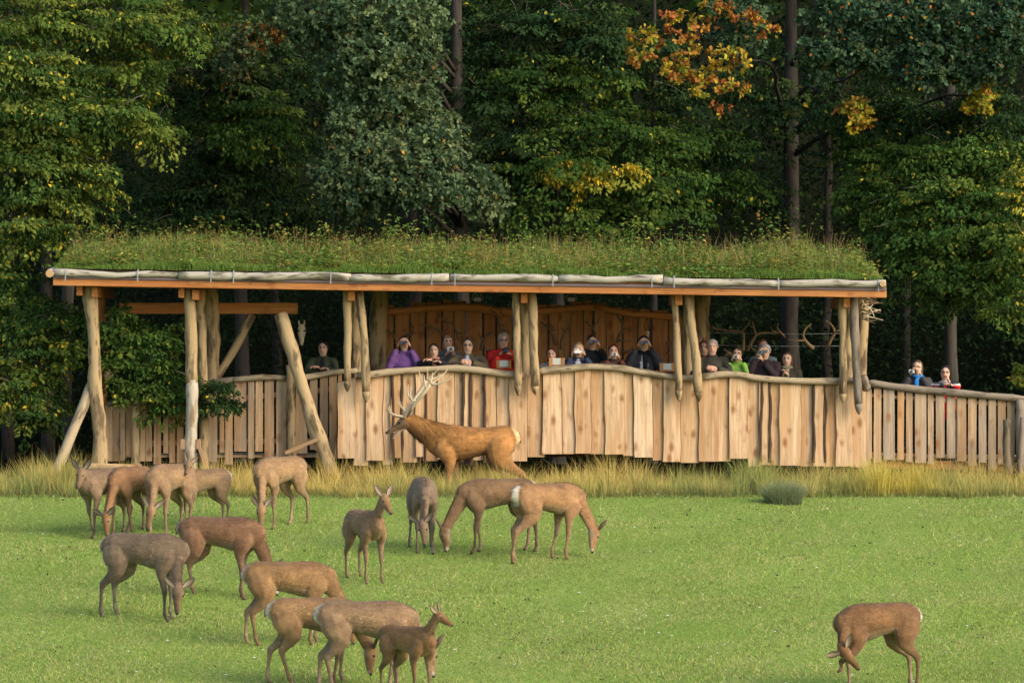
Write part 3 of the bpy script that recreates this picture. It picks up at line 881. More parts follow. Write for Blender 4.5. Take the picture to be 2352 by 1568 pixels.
# two floodlights under the roof
for px in (1097, 1312):
    c = W(px, 687, 80.9)
    fl = empty("floodlight", c, "small dark floodlight under the roof over the %s" % ("balding man" if px < 1200 else "woman with the white phone"), "floodlight", "floodlights under the turf roof")
    MB().box(c, (.075, .05, .045), bev=.012).build("lamp_housing", M_DARKMETAL, fl)
    MB().box(c + np.array([0, -.056, -.004]), (.062, .004, .034)).build("lamp_glass", mat_simple("lamp_glass", (0.06, 0.065, 0.07), .1, .6), fl)
    for s in (-1, 1):
        MB().tube([c + np.array([s * .085, 0, -.02]), c + np.array([s * .085, 0, .05]), c + np.array([s * .03, 0, .115])], .008, k=5).build("bracket", M_STEEL, fl)

# turf roof vegetation
def build_roof_plants():
    n = 46000
    x = rng.uniform(pA[0] + .02, pB[0] - .05, n); y = 79.45 + 3.7 * rng.random(n) ** 1.5
    y[:7000] = rng.uniform(79.40, 79.52, 7000)
    hgt = 0.12 + .27 * np.clip((y - 79.4) / 1.6, 0, 1)
    prof = 1 + .28 * vnoise(x, x * 0, 1.7, 2) + .36 * vnoise(x, y, 5.0, 6) + .45 * np.exp(-((x - 4.9) / .75) ** 2) + .25 * np.exp(-((x + 6.4) / .9) ** 2)
    prof *= np.clip((x - pA[0] + .25) / .5, .3, 1) * np.clip((pB[0] - x + .05) / .45, .3, 1)
    H = hgt * np.clip(prof, .4, 2) * rng.uniform(.45, 1.05, n)
    z = roof_z(x, y) + .16
    mixv = np.clip(vnoise(x, y * .6, 2.4, 15) * .5 + .30 + rng.normal(0, .2, n), 0, 1)[:, None]
    C0 = jit((0.12, 0.20, 0.036), n, .3)
    C1 = jit((0.17, 0.25, 0.05), n, .3) * (1 - mixv) + jit((0.40, 0.31, 0.085), n, .3) * mixv
    C1 = np.where((y < 79.75)[:, None], jit((0.145, 0.235, 0.042), n, .28), C1)
    blades("roof_grass", np.stack([x, y, z], 1), H, rng.uniform(.006, .014, n), H * np.abs(rng.normal(.35, .3, n)), rng.uniform(0, 6.28, n), C0, C1, 2, .8,
           label="tangled grass growing on the turf roof", kind='stuff', parent=hide)
    # leafy weeds
    P, Nn, D, S, Cc = [], [], [], [], []
    wc = rng.uniform(pA[0] + .2, pB[0] - .2, 110)
    wh = rng.uniform(.5, 1.2, 110) * np.where(rng.random(110) < .25, 1.9, 1)
    for _ in range(3300):
        iw = rng.integers(110)
        xx = np.clip(wc[iw] + rng.normal(0, .16), pA[0] + .08, pB[0] - .1) if rng.random() < .75 else rng.uniform(pA[0] + .1, pB[0] - .1)
        yy = 79.5 + 3.4 * rng.random() ** 1.3
        hh = (.13 + .27 * min(1, (yy - 79.4) / 1.5)) * rng.uniform(.6, 1.1) * wh[iw] * (1 + .5 * math.exp(-((xx - 4.9) / .8) ** 2)) * min(1, (xx - pA[0]) / .6 + .3) * min(1, (pB[0] - xx) / .6 + .3)
        z0 = roof_z(xx, yy) + .15
        col = [(0.105, 0.19, 0.042), (0.165, 0.225, 0.045), (0.27, 0.25, 0.055), (0.25, 0.16, 0.05)][rng.choice(4, p=[.52, .30, .12, .06])]
        m = rng.integers(9, 20)
        t = rng.random(m) ** .6
        a = rng.uniform(0, 6.28, m)
        lean = rng.normal(0, .12, 2)
        for q in range(m):
            P.append((xx + lean[0] * t[q] + .05 * math.cos(a[q]), yy + lean[1] * t[q] + .05 * math.sin(a[q]), z0 + hh * t[q]))
            D.append((math.cos(a[q]), math.sin(a[q]), rng.uniform(-.5, .5))); Nn.append((rng.normal(0, .5), rng.normal(-.4, .4), 1))
            S.append(rng.uniform(.04, .10)); Cc.append(np.array(col) * math.exp(rng.normal(0, .25)))
    leaf_mesh("roof_leaves", np.array(P), np.array(D), np.array(Nn), np.array(S), np.array(Cc), .42, parent=hide, kind='stuff', label="leafy green and yellow weeds on the turf roof")
    # thin seed stalks
    n = 1500
    x = rng.uniform(pA[0] + .2, pB[0] - .2, n); y = rng.uniform(79.7, 83, n)
    H = rng.uniform(.35, .72, n) * (1 + .25 * np.exp(-((x - 4.9) / .9) ** 2))
    blades("roof_stalks_grass", np.stack([x, y, roof_z(x, y) + .15], 1), H, np.full(n, .008), H * np.abs(rng.normal(.25, .25, n)), rng.uniform(0, 6.28, n), jit((0.16, 0.13, 0.05), n), jit((0.42, 0.29, 0.12), n), 3, .9,
           label="thin brown seed stalks on the turf roof", kind='stuff', parent=hide)
build_roof_plants()
# ---------------------------------------------------------------- trees
M_TRUNK = mat_log("oak_bark", (0.034, 0.028, 0.024), (0.058, 0.050, 0.042), (0.016, 0.014, 0.012), 0.7)
M_TRUNKB = mat_log("hornbeam_bark", (0.045, 0.041, 0.036), (0.07, 0.064, 0.055), (0.022, 0.02, 0.017), 0.6)
M_TWIG = mat_log("twig_bark", (0.14, 0.125, 0.10), (0.20, 0.18, 0.15), (0.07, 0.06, 0.05), 0.4)

GREEN = [(0.066, 0.122, 0.024), (0.048, 0.100, 0.021), (0.100, 0.150, 0.028), (0.036, 0.080, 0.018)]
YGREEN = [(0.090, 0.138, 0.025), (0.130, 0.165, 0.030), (0.056, 0.102, 0.022), (0.038, 0.078, 0.018)]
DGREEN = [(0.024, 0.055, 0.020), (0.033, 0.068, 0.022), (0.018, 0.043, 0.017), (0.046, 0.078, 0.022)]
OAKG = [(0.105, 0.155, 0.072), (0.080, 0.130, 0.064), (0.145, 0.190, 0.085), (0.060, 0.105, 0.055)]
OAKB = [(0.055, 0.105, 0.055), (0.042, 0.085, 0.048), (0.078, 0.13, 0.062)]
ORANGE = [(0.34, 0.135, 0.035), (0.40, 0.19, 0.04), (0.28, 0.10, 0.03), (0.38, 0.26, 0.04)]
YELLOW = [(0.52, 0.38, 0.035), (0.44, 0.36, 0.04), (0.26, 0.28, 0.04), (0.16, 0.21, 0.035)]
DEEP_SHADE = [(0.012, 0.027, 0.012), (0.016, 0.034, 0.013), (0.009, 0.021, 0.010), (0.022, 0.037, 0.012)]  # near-black greens: the shade deep in the wood is put into the leaf colour
RUSTY = [(0.24, 0.11, 0.03), (0.18, 0.085, 0.025), (0.12, 0.12, 0.03)]

class Crown:
    def __init__(s): s.P, s.D, s.N, s.S, s.C, s.tw = [], [], [], [], [], []
    def put(s, P, D, N, S, C): s.P.append(P); s.D.append(D); s.N.append(N); s.S.append(S); s.C.append(C)
    def lobe(s, px, py, d, rx, ry, rd, n, pal, kind='spray', m=46, L=.75, leaf=.085, yel=0.03, ycol=YELLOW, wts=None, front=.72, core=.45, droop=.28):
        """n sprays of m leaves set through and round one ellipsoidal lobe of the crown"""
        if kind == 'spray':
            n = max(3, int(n * .75)); m = int(m * 1.5); leaf *= 1.08; L *= 1.2
        else:
            n = max(2, int(n * .95)); leaf *= 1.0
        c = W(px, py, d); r = np.array([rx / FP * d, rd, ry / FP * d])
        u = rng.normal(0, 1, (n, 3)); u /= np.linalg.norm(u, axis=1, keepdims=True)
        fl = rng.random(n) < front
        u[:, 1] = np.where(fl, -np.abs(u[:, 1]), u[:, 1])
        rad = core + (1 - core) * rng.random(n) ** .6
        O = c + u * r * rad[:, None]
        out = u / r; out /= np.linalg.norm(out, axis=1, keepdims=True)
        out = out + rng.normal(0, .35, (n, 3)); out[:, 2] = out[:, 2] * .35 + (.05 if kind == 'spray' else .15)
        out /= np.linalg.norm(out, axis=1, keepdims=True)
        pal = np.array(pal)
        pc = pal[rng.choice(len(pal), n, p=wts)] * np.exp(rng.normal(0, .18, (n, 1)))
        Ls = L * rng.uniform(.55, 1.25, n)
        lat = np.cross(out, [0, 0, 1.0]); lat /= np.linalg.norm(lat, axis=1, keepdims=True) + 1e-9
        upv = np.cross(lat, out)
        tot = n * m; sid = np.repeat(np.arange(n), m)
        o, b, up, LL = out[sid], lat[sid], upv[sid], Ls[sid][:, None]
        if kind == 'spray':
            t = rng.random((tot, 1)) ** .75
            sg = np.where(rng.random((tot, 1)) < .5, -1., 1.)
            wd = .42 * np.sin(np.pi * np.clip(t, 0, 1) ** .8 * .93 + .05) * rng.random((tot, 1)) ** .7
            start = O[sid] - o * LL * .5
            P = start + o * LL * t + b * sg * wd * LL + up * rng.normal(0, .035, (tot, 1)) + np.array([0, 0, -1.]) * droop * LL * (t ** 2 + .5 * wd)
            D = o * .55 + b * sg * rng.uniform(.3, 1.1, (tot, 1)) + np.array([0, 0, -1.]) * rng.uniform(.25, 1.0, (tot, 1)) + rng.normal(0, .25, (tot, 3))
            N = np.array([0, 0, .75]) + o * .9 + rng.normal(0, .38, (tot, 3))
            S = leaf * rng.uniform(.6, 1.25, tot)
        else:        # oak: rosettes of leaves at the ends of short twigs
            k = 7
            nc = m // k; m2 = nc * k
            ntot = n * nc
            cs = np.repeat(np.arange(n), nc)
            cc = O[cs] + rng.normal(0, 1, (ntot, 3)) * np.array([.42, .36, .26]) * Ls[cs][:, None] * .62
            ax = out[cs] + rng.normal(0, .5, (ntot, 3)); ax /= np.linalg.norm(ax, axis=1, keepdims=True)
            sid2 = np.repeat(np.arange(ntot), k)
            sid = cs[sid2]
            tt = len(sid2)
            rd_ = rng.normal(0, 1, (tt, 3)); rd_ /= np.linalg.norm(rd_, axis=1, keepdims=True)
            D = ax[sid2] * .55 + rd_ * .8
            P = cc[sid2] + rng.normal(0, .015, (tt, 3))
            N = ax[sid2] + rng.normal(0, .35, (tt, 3)) + np.array([0, -.1, .35])
            S = leaf * rng.uniform(.7, 1.25, tt)
            tot = tt
        C = pc[sid] * np.exp(rng.normal(0, .17, (tot, 1)))
        yl = rng.random(tot) < yel * np.exp(rng.normal(0, 1, n))[sid]
        ya = np.array(ycol)[rng.choice(len(ycol), tot)]
        C = np.where(yl[:, None], ya * np.exp(rng.normal(0, .2, (tot, 1))), C)
        s.put(P, D, N, S, C)
        for i in range(0, n, 5): s.tw.append((c, O[i] + out[i] * Ls[i] * .3))
    def arrs(s): return [np.concatenate(a) for a in (s.P, s.D, s.N, s.S, s.C)]

def limb(mb, a, b, r0, r1, sag=.12, n=7, k=6):
    a, b = np.array(a, float), np.array(b, float)
    L = np.linalg.norm(b - a)
    t = np.linspace(0, 1, n)[:, None]
    P = a * (1 - t) + b * t + np.array([0, 0, 1.]) * sag * L * np.sin(np.pi * t) + np.cumsum(rng.normal(0, L * .018, (n, 3)), 0) * np.sin(np.pi * t)
    mb.tube(P, np.linspace(r0, r1, n), k=k)

TREECOUNT = [0]
def tree(name, label, trunk, lobes, tr=.2, bark=None, lobed=False, ratio=.55, lean=0.0, twigs=True, group='trees at the edge of the wood', extra_limbs=(), top=13.0, limbs=.42):
    """trunk = (px, d): where the stem stands; lobes feed Crown.lobe"""
    px, d = trunk
    base = np.array([(px - CX) / FP * d, d, ground(d) - .05])
    t = empty(name, base, label, 'tree', group)
    cr = Crown()
    for lb in lobes:
        cr.lobe(*lb[:8], **lb[8])
    mb = MB()
    hts = np.array([0, .3, 1.0, 2.5, 4.5, 7, 9.5, 13.0]) * top / 13.0
    rr = tr * np.array([1.35, 1.12, 1.0, .93, .85, .72, .5, .12])
    ax = np.stack([base[0] + lean * hts + rng.normal(0, tr * .25, 8) * (hts > .5), base[1] + rng.normal(0, tr * .2, 8) * (hts > .5), base[2] + hts], 1)
    axp = resample(ax, 26); rrp = np.interp(axp[:, 2], ax[:, 2], rr)
    mb.tube(axp, rrp * (1 + rng.normal(0, .05, 26)), rrp * (1 + rng.normal(0, .05, 26)), k=10)
    def onstem(z):
        z = min(max(z, base[2] + 1.4), base[2] + top - .8)
        return np.array([np.interp(z, axp[:, 2], axp[:, 0]), np.interp(z, axp[:, 2], axp[:, 1]), z]), np.interp(z, ax[:, 2], rr)
    for lb in lobes:
        if rng.random() > limbs: continue
        c = W(lb[0], lb[1], lb[2])
        p, r = onstem(c[2] - rng.uniform(.15, .6) * abs(c[0] - base[0]) - .3)
        limb(mb, p, c + np.array([0, .1, 0]), max(.02, r * .38), .014, sag=.10, n=9)
    for (a, b, r0, r1) in extra_limbs: limb(mb, W(*a), W(*b), r0, r1, sag=-.05, n=9)
    mb.build("trunk", bark or M_TRUNK, t, smooth=True)
    if twigs:
        tb = MB()
        for a, b in cr.tw:
            limb(tb, a + (b - a) * .15, b, .011, .004, sag=.06, n=5, k=4)
        tag(tb.build("twigs", M_TWIG, t, smooth=True), kind="stuff")
    leaf_mesh("crown", *cr.arrs(), ratio, parent=t, lobed=lobed)
    return t

def build_trees():
    H = dict(kind='spray')
    y = lambda **k: dict(kind='spray', **k)
    # hornbeam reaching over the open end of the hide
    L = []
    for (px, py, d, rx, ry, n) in ((60, 40, 84, 190, 90, 70), (250, 30, 84.4, 170, 80, 70), (395, 60, 85.0, 120, 60, 46), (70, 170, 83.2, 170, 70, 60), (-40, 110, 83, 120, 120, 40),
                                   (300, 150, 85, 150, 70, 48), (90, 250, 83, 190, 60, 66), (255, 262, 83.2, 130, 55, 60), (350, 300, 83.4, 60, 32, 18), (150, 330, 83.4, 170, 60, 50),
                                   (40, 380, 82.8, 160, 70, 60), (180, 385, 83, 72, 55, 36), (110, 455, 82.9, 120, 55, 46), (30, 520, 82.6, 130, 60, 44), (120, 530, 82.6, 70, 40, 22)):
        L.append((px, py, d, rx, ry, 1.1, n, YGREEN, dict(m=62, L=.78, leaf=.085, yel=.032)))
    for (px, py, d, rx, ry, n) in ((20, 640, 82.2, 90, 60, 30), (40, 720, 81.4, 90, 70, 36), (130, 735, 81.2, 90, 50, 30), (60, 820, 81, 120, 60, 44), (165, 800, 80.9, 60, 45, 18), (60, 900, 80.8, 105, 50, 36), (90, 945, 80.8, 60, 28, 14)):
        L.append((px, py, d, rx, ry, .6, n, GREEN if py < 800 else YGREEN, dict(m=56, L=.62, leaf=.08, yel=.05)))
    tree("hornbeam_tree", "yellowish green hornbeam overhanging the open end of the hide roof", (160, 84.6), L, tr=.115, bark=M_TRUNKB, ratio=.58)
    # young tree growing inside the open bay
    L = []
    for (px, py, rx, ry, n) in ((275, 735, 65, 42, 24), (350, 765, 62, 40, 26), (310, 815, 80, 40, 34), (385, 845, 55, 48, 28), (300, 875, 60, 26, 18), (370, 905, 62, 32, 22), (250, 800, 30, 60, 12), (415, 915, 28, 20, 8), (372, 937, 26, 14, 6)):
        L.append((px, py, 80.32, rx, ry, .2, n, GREEN, dict(m=44, L=.46, leaf=.072, yel=.02, core=.1)))
    for (px, py, rx, ry, n) in ((495, 885, 36, 24, 16), (510, 918, 34, 26, 16), (475, 925, 22, 18, 8)):
        L.append((px, py, 80.12, rx, ry, .15, n, DGREEN, dict(m=44, L=.40, leaf=.068, yel=.01, core=.1)))
    tree("hornbeam_sapling", "small green hornbeam growing through the open bay of the hide", (330, 81.2), L, tr=.035, bark=M_TRUNKB, ratio=.58, top=3.0, group=None)
    # shaded trees behind the open end
    L = []
    for (px, py, d, rx, ry, n) in ((520, 60, 87.5, 120, 60, 40), (600, 150, 87.6, 120, 55, 36), (500, 190, 87.2, 110, 50, 36), (590, 255, 86.8, 110, 45, 44), (545, 300, 86.8, 100, 30, 20), (430, 240, 87.4, 90, 60, 30), (660, 330, 88, 110, 60, 30),
                                   (470, 370, 87.6, 120, 50, 34), (580, 420, 87.8, 130, 50, 32), (380, 440, 87.4, 110, 50, 30), (480, 490, 87.6, 110, 40, 22), (700, 470, 88, 90, 50, 22), (640, 520, 88, 90, 40, 18), (330, 520, 86.5, 80, 40, 18)):
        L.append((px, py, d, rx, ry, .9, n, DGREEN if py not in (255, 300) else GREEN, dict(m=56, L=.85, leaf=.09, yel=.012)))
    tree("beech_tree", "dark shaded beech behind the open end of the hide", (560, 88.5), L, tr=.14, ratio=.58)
    # pale oak hanging over the middle of the roof
    L = []
    for (px, py, d, rx, ry, n) in ((680, 20, 84.6, 70, 55, 34), (740, 60, 84.4, 70, 50, 30), (830, 40, 84.0, 110, 70, 66), (930, 60, 84.0, 85, 70, 56), (880, 130, 83.8, 80, 55, 50), (800, 150, 84.0, 55, 50, 26), (960, 130, 84.2, 45, 40, 20),
                                   (925, 200, 83.9, 65, 55, 42), (830, 225, 84.1, 55, 50, 28), (800, 290, 84.0, 35, 45, 22), (900, 275, 84.3, 90, 45, 34), (985, 260, 84.2, 40, 50, 20), (1010, 320, 84.0, 45, 40, 22), (840, 345, 83.8, 75, 40, 40), (930, 350, 83.6, 90, 45, 54),
                                   (800, 395, 83.8, 60, 45, 34), (880, 405, 83.6, 90, 45, 52), (985, 390, 83.7, 85, 42, 46), (780, 440, 84.0, 40, 32, 18), (840, 455, 83.9, 60, 30, 22), (950, 440, 83.7, 60, 28, 24), (1020, 440, 83.7, 50, 32, 22), (1090, 430, 83.9, 50, 42, 24), (1110, 470, 84.1, 40, 28, 14), (800, 490, 84.2, 22, 12, 4)):
        L.append((px, py, d, rx, ry, .6, n, OAKG, dict(kind='oak', m=70, L=.62, leaf=.092, yel=.006, ycol=ORANGE, front=.8)))
    L.append((565, 85, 86.4, 55, 40, .5, 16, OAKG, dict(kind='oak', m=70, L=.62, leaf=.092, yel=.25, ycol=RUSTY)))
    L.append((520, 150, 86.2, 45, 50, .5, 16, OAKG, dict(kind='oak', m=70, L=.62, leaf=.092, yel=.06, ycol=ORANGE)))
    L.append((640, 75, 86.2, 30, 14, .3, 7, RUSTY, dict(kind='oak', m=49, L=.4, leaf=.09)))
    tree("oak_tree", "pale grey green oak hanging low over the middle of the turf roof", (1071, 86.2), L, tr=.165, lobed=True, ratio=.54, lean=-.02)
    # hornbeams in the middle
    L = []
    for (px, py, d, rx, ry, n) in ((1060, 60, 87.2, 70, 70, 24), (1130, 140, 86.8, 90, 60, 36), (1200, 60, 86.8, 110, 70, 44), (1330, 40, 86.6, 110, 50, 40), (1390, 90, 86.4, 80, 60, 34), (1120, 230, 86.6, 90, 50, 36), (1250, 180, 86.4, 110, 60, 44), (1360, 180, 86.4, 90, 60, 36),
                                   (1180, 310, 86.2, 110, 50, 40), (1300, 290, 86.0, 110, 50, 44), (1420, 280, 86.0, 100, 50, 36), (1170, 390, 86.2, 80, 50, 26), (1300, 370, 85.6, 110, 45, 38), (1215, 450, 86.0, 80, 40, 22), (1330, 470, 85.8, 90, 40, 24), (1390, 530, 85.8, 70, 25, 14), (1290, 525, 86, 60, 25, 10)):
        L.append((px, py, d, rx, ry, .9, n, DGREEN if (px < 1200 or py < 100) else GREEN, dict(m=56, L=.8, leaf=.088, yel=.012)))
    for (px, py, rx, ry, n) in ((1300, 388, 48, 18, 12), (1350, 405, 55, 18, 14), (1420, 398, 45, 20, 10)):
        L.append((px, py, 85.2, rx, ry, .3, n, YELLOW, dict(m=44, L=.55, leaf=.088, wts=[.3, .2, .3, .2])))
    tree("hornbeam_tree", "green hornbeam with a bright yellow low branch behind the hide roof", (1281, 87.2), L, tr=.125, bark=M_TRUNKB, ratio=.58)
    L = []
    for (px, py, d, rx, ry, n) in ((1500, 110, 87.6, 100, 60, 34), (1580, 220, 87.4, 100, 50, 34), (1500, 330, 86.4, 100, 50, 34), (1600, 330, 86.6, 110, 45, 34), (1700, 350, 87, 90, 45, 26), (1560, 410, 86.2, 90, 45, 32), (1660, 420, 86.8, 90, 40, 26), (1480, 430, 86.0, 80, 45, 28),
                                   (1560, 470, 86.0, 60, 28, 16), (1490, 480, 86, 60, 20, 10), (1760, 250, 88.4, 90, 90, 26), (1740, 450, 88.2, 70, 50, 18), (1700, 180, 88.4, 70, 60, 18)):
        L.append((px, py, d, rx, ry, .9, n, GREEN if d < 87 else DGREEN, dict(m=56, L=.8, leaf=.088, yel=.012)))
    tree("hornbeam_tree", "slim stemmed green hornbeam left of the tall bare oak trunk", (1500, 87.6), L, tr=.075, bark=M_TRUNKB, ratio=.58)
    # tall oak with orange branches
    L = []
    OR = dict(kind='oak', m=28, L=.26, leaf=.092, front=.6, core=.2)
    for (px, py, rx, ry, n) in ((1470, 95, 50, 26, 16), (1465, 135, 40, 24, 12), (1540, 40, 30, 26, 10), (1570, 80, 34, 24, 10), (1540, 158, 40, 14, 10), (1585, 125, 34, 20, 11), (1560, 185, 34, 16, 9), (1610, 160, 44, 24, 15), (1660, 130, 40, 22, 12), (1690, 150, 30, 26, 9), (1640, 190, 44, 16, 10),
                                (1600, 210, 30, 12, 5), (1715, 205, 16, 10, 4), (1640, 245, 20, 14, 5), (1735, 50, 50, 24, 12), (1770, 75, 22, 14, 4), (1640, 25, 50, 26, 12), (1600, 60, 30, 24, 7)):
        L.append((px, py, 83.0, rx, ry * 1.1, .22, max(3, int(n * .62)), ORANGE, dict(OR, yel=.16, ycol=YELLOW)))
    for (px, py, d, rx, ry, n) in ((1690, 50, 83.4, 50, 60, 24), (1700, 110, 83.4, 28, 36, 10)):
        L.append((px, py, d, rx, ry, .35, n, OAKB, dict(kind='oak', m=63, L=.5, leaf=.09, yel=.02, ycol=ORANGE)))
    for (px, py, d, rx, ry, n) in ((1930, 40, 84.2, 80, 45, 34), (2030, 50, 84.0, 90, 50, 42), (2130, 40, 83.8, 90, 55, 46), (2240, 40, 83.6, 110, 60, 54), (2330, 60, 83.4, 60, 70, 32), (1890, 130, 84.0, 40, 34, 22), (1950, 120, 84.0, 60, 38, 34), (2010, 150, 84.0, 40, 30, 20),
                                   (2110, 115, 83.8, 60, 40, 34), (2200, 110, 83.8, 70, 40, 38), (2300, 120, 83.6, 70, 40, 34), (2130, 170, 83.8, 45, 34, 24), (2090, 195, 83.8, 28, 22, 10), (2230, 165, 83.8, 40, 36, 22), (1880, 190, 84, 30, 14, 6)):
        L.append((px, py, d, rx, ry, .5, n, OAKB, dict(kind='oak', m=70, L=.55, leaf=.092, yel=.012, ycol=ORANGE, front=.75)))
    for (px, py, rx, ry, n) in ((2235, 215, 22, 34, 8), (2260, 205, 24, 18, 6), (1965, 255, 32, 22, 10), (1960, 285, 24, 14, 5), (2240, 250, 18, 14, 5)):
        L.append((px, py, 84.2, rx, ry, .2, n, YELLOW, dict(kind='oak', m=49, L=.32, leaf=.09, yel=.35, ycol=ORANGE)))
    tree("oak_tree", "tall dark trunked oak with orange autumn branches high over the roof", (1815, 88.6), L, tr=.185, lobed=True, ratio=.54, limbs=.07,
         extra_limbs=(((1600, 60, 83.4), (1640, 215, 83.0), .02, .006), ((1540, 30, 83.4), (1500, 100, 83.0), .018, .005), ((1830, 300, 88), (1950, 170, 86.5), .09, .05), ((2080, 60, 84), (1960, 150, 84), .03, .008)))
    # hornbeam right of the hide
    L = []
    for (px, py, d, rx, ry, n) in ((1960, 250, 86.6, 90, 60, 34), (2060, 270, 86.0, 100, 60, 44), (2170, 270, 85.6, 110, 60, 48), (2290, 260, 85.2, 110, 70, 48), (1990, 350, 86.0, 80, 50, 34), (2080, 370, 85.2, 100, 50, 46), (2190, 350, 84.8, 110, 55, 52), (2300, 370, 84.6, 90, 60, 44),
                                   (1990, 440, 85.4, 70, 45, 30), (2080, 450, 84.6, 100, 45, 46), (2190, 440, 84.2, 110, 50, 52), (2300, 470, 84.0, 90, 60, 44), (2010, 510, 85.2, 70, 32, 20), (2110, 520, 84.2, 100, 40, 44), (2220, 530, 83.8, 110, 45, 50), (2320, 560, 83.4, 70, 60, 36),
                                   (2110, 585, 84.0, 90, 32, 30), (2210, 600, 83.8, 100, 40, 40), (2290, 640, 83.4, 80, 40, 30), (2200, 660, 84.0, 70, 28, 18), (2340, 700, 82.6, 50, 30, 14)):
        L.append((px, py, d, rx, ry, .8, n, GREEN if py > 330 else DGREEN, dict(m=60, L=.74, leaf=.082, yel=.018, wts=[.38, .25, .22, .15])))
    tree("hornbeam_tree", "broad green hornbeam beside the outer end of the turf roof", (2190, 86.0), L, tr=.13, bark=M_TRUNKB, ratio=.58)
    L = []
    for (px, py, rx, ry, n) in ((2345, 400, 30, 40, 12), (2330, 460, 30, 50, 12), (2350, 540, 26, 40, 9), (2310, 712, 34, 16, 9), (2345, 690, 30, 30, 9), (2290, 722, 14, 8, 3), (2340, 868, 22, 16, 8), (2352, 840, 18, 24, 6)):
        L.append((px, py, 81.8, rx, ry, .25, n, YGREEN, dict(m=44, L=.42, leaf=.075, yel=.22 if py < 600 else .07, core=.1)))
    tree("hornbeam_tree", "yellow flecked hornbeam twigs reaching in over the sloping pickets", (2420, 82.6), L, tr=.08, bark=M_TRUNKB, ratio=.58)
    # bare dark trunks standing in the shade
    for i, (px, d, r, lab) in enumerate(((22, 90, .11, "dark trunk at the far end of the shade behind the pale strut"), (108, 88, .12, "dark trunk in the shade nearest the leaning pale strut"), (1900, 92, .10, "slim shaded trunk behind the antlers on wires"),
                                         (640, 93, .10, "dim slender trunk deep behind the open end of the hide"), (945, 90, .13, "dim trunk left of the pale oak stem above the roof"),
                                         (2080, 93, .09, "slender shaded trunk behind the woman with the blue scarf"))):
        c = Crown()
        top = 9.0
        base = np.array([(px - CX) / FP * d, d, ground(d) - .05])
        t = empty("shaded_tree", base, lab, "tree", "bare stemmed trees in the shade of the wood")
        mb = MB()
        hts = np.linspace(0, top, 12)
        P = np.stack([base[0] + rng.normal(0, .04, 12), base[1] + rng.normal(0, .03, 12), base[2] + hts], 1)
        mb.tube(P, r * np.linspace(1.15, .55, 12), k=9)
        for q in range(5):
            z = rng.uniform(4.5, 8.5)
            a = base + np.array([0, 0, z]); b = a + np.array([rng.normal(0, 1.1), rng.normal(0, .9), rng.uniform(.5, 1.4)])
            limb(mb, a, b, r * .35, .012)
        mb.build("trunk", M_TRUNK, t, smooth=True)
        for q in range(8):
            c.lobe(px + rng.normal(0, 60), rng.uniform(-160, 330), d + rng.normal(0, .8), 90, 50, .8, 9, DGREEN, m=36, L=.9, leaf=.12)
        leaf_mesh("crown", *c.arrs(), .58, parent=t)

    # the wood behind: one dark mass of foliage going back up the slope, with an added canopy to keep sky light out
    P, D, N, S, Cc = [], [], [], [], []
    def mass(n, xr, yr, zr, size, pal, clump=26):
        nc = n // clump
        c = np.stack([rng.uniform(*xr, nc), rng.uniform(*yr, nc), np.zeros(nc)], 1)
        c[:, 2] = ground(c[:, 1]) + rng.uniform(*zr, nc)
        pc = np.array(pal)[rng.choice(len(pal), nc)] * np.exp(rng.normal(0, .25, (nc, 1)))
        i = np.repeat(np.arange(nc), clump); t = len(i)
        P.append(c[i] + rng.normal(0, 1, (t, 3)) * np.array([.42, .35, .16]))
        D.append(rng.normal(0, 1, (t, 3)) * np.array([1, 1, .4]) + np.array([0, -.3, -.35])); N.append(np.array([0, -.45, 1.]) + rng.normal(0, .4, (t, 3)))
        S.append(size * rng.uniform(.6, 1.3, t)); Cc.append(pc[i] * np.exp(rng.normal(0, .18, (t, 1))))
    mass(40000, (-14, 24), (90.5, 96), (2.2, 9.0), .12, DEEP_SHADE)
    mass(36000, (-14, 20), (90, 97), (0.0, 3.0), .11, DEEP_SHADE)
    mass(30000, (-15, 20), (95, 106), (0.2, 8.0), .16, DEEP_SHADE)
    mass(12000, (12.5, 22), (85, 97), (.4, 9), .24, DGREEN, 22)  # added out of view on the right to shade the wood from the sun
    mass(30000, (-17, 24), (85.5, 104), (8.8, 13), .36, GREEN, 20)  # canopy added above the view to block sky light
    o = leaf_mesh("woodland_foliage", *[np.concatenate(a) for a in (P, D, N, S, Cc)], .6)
    tag(o, "wood behind the front trees, leaves coloured dark for shade, with added shading canopy", "wood", None, 'stuff')
build_trees()
# ---------------------------------------------------------------- deer
def mat_fur():
    m, nt, out = new_mat("deer_coat"); x = NT(nt)
    c = x.attr("col", 'Color')
    tv = x.attr("tv", 'Vector')
    hair = x.noise(x.mapping(tv, (26, 90, 75)), 1.0, 4.0, 0.65, dist=.5)
    mot = x.noise(x.mapping(tv, (5.5, 8, 8)), 1.0, 4.0, 0.65)
    c = x.mix(x.ramp(mot, [(0.30, (0, 0, 0)), (0.75, (1, 1, 1))]), x.mix(1.0, c, (.58, .55, .53), 'MULTIPLY'), x.mix(1.0, c, (1.40, 1.36, 1.28), 'MULTIPLY'))
    c = x.mix(hair, x.mix(1.0, c, (.55, .54, .53), 'MULTIPLY'), x.mix(1.0, c, (1.40, 1.38, 1.34), 'MULTIPLY'))
    h = x.math('ADD', hair, x.math('MULTIPLY', mot, 1.2))
    p = principled(x, out, c, 0.78, x.bump(h, .55, .016), 0.18)
    p.inputs['Sheen Weight'].default_value = 0.25
    p.inputs['Sheen Roughness'].default_value = 0.5
    p.inputs['Sheen Tint'].default_value = (1, .85, .65, 1)
    return m
M_FUR = mat_fur()
M_HAIRFUR = mat_attr('coat_hairs', 'col', 0.7, 0.15)
M_EAR = mat_attr("deer_ear", "col", 0.8, 0.15, transl=.12)
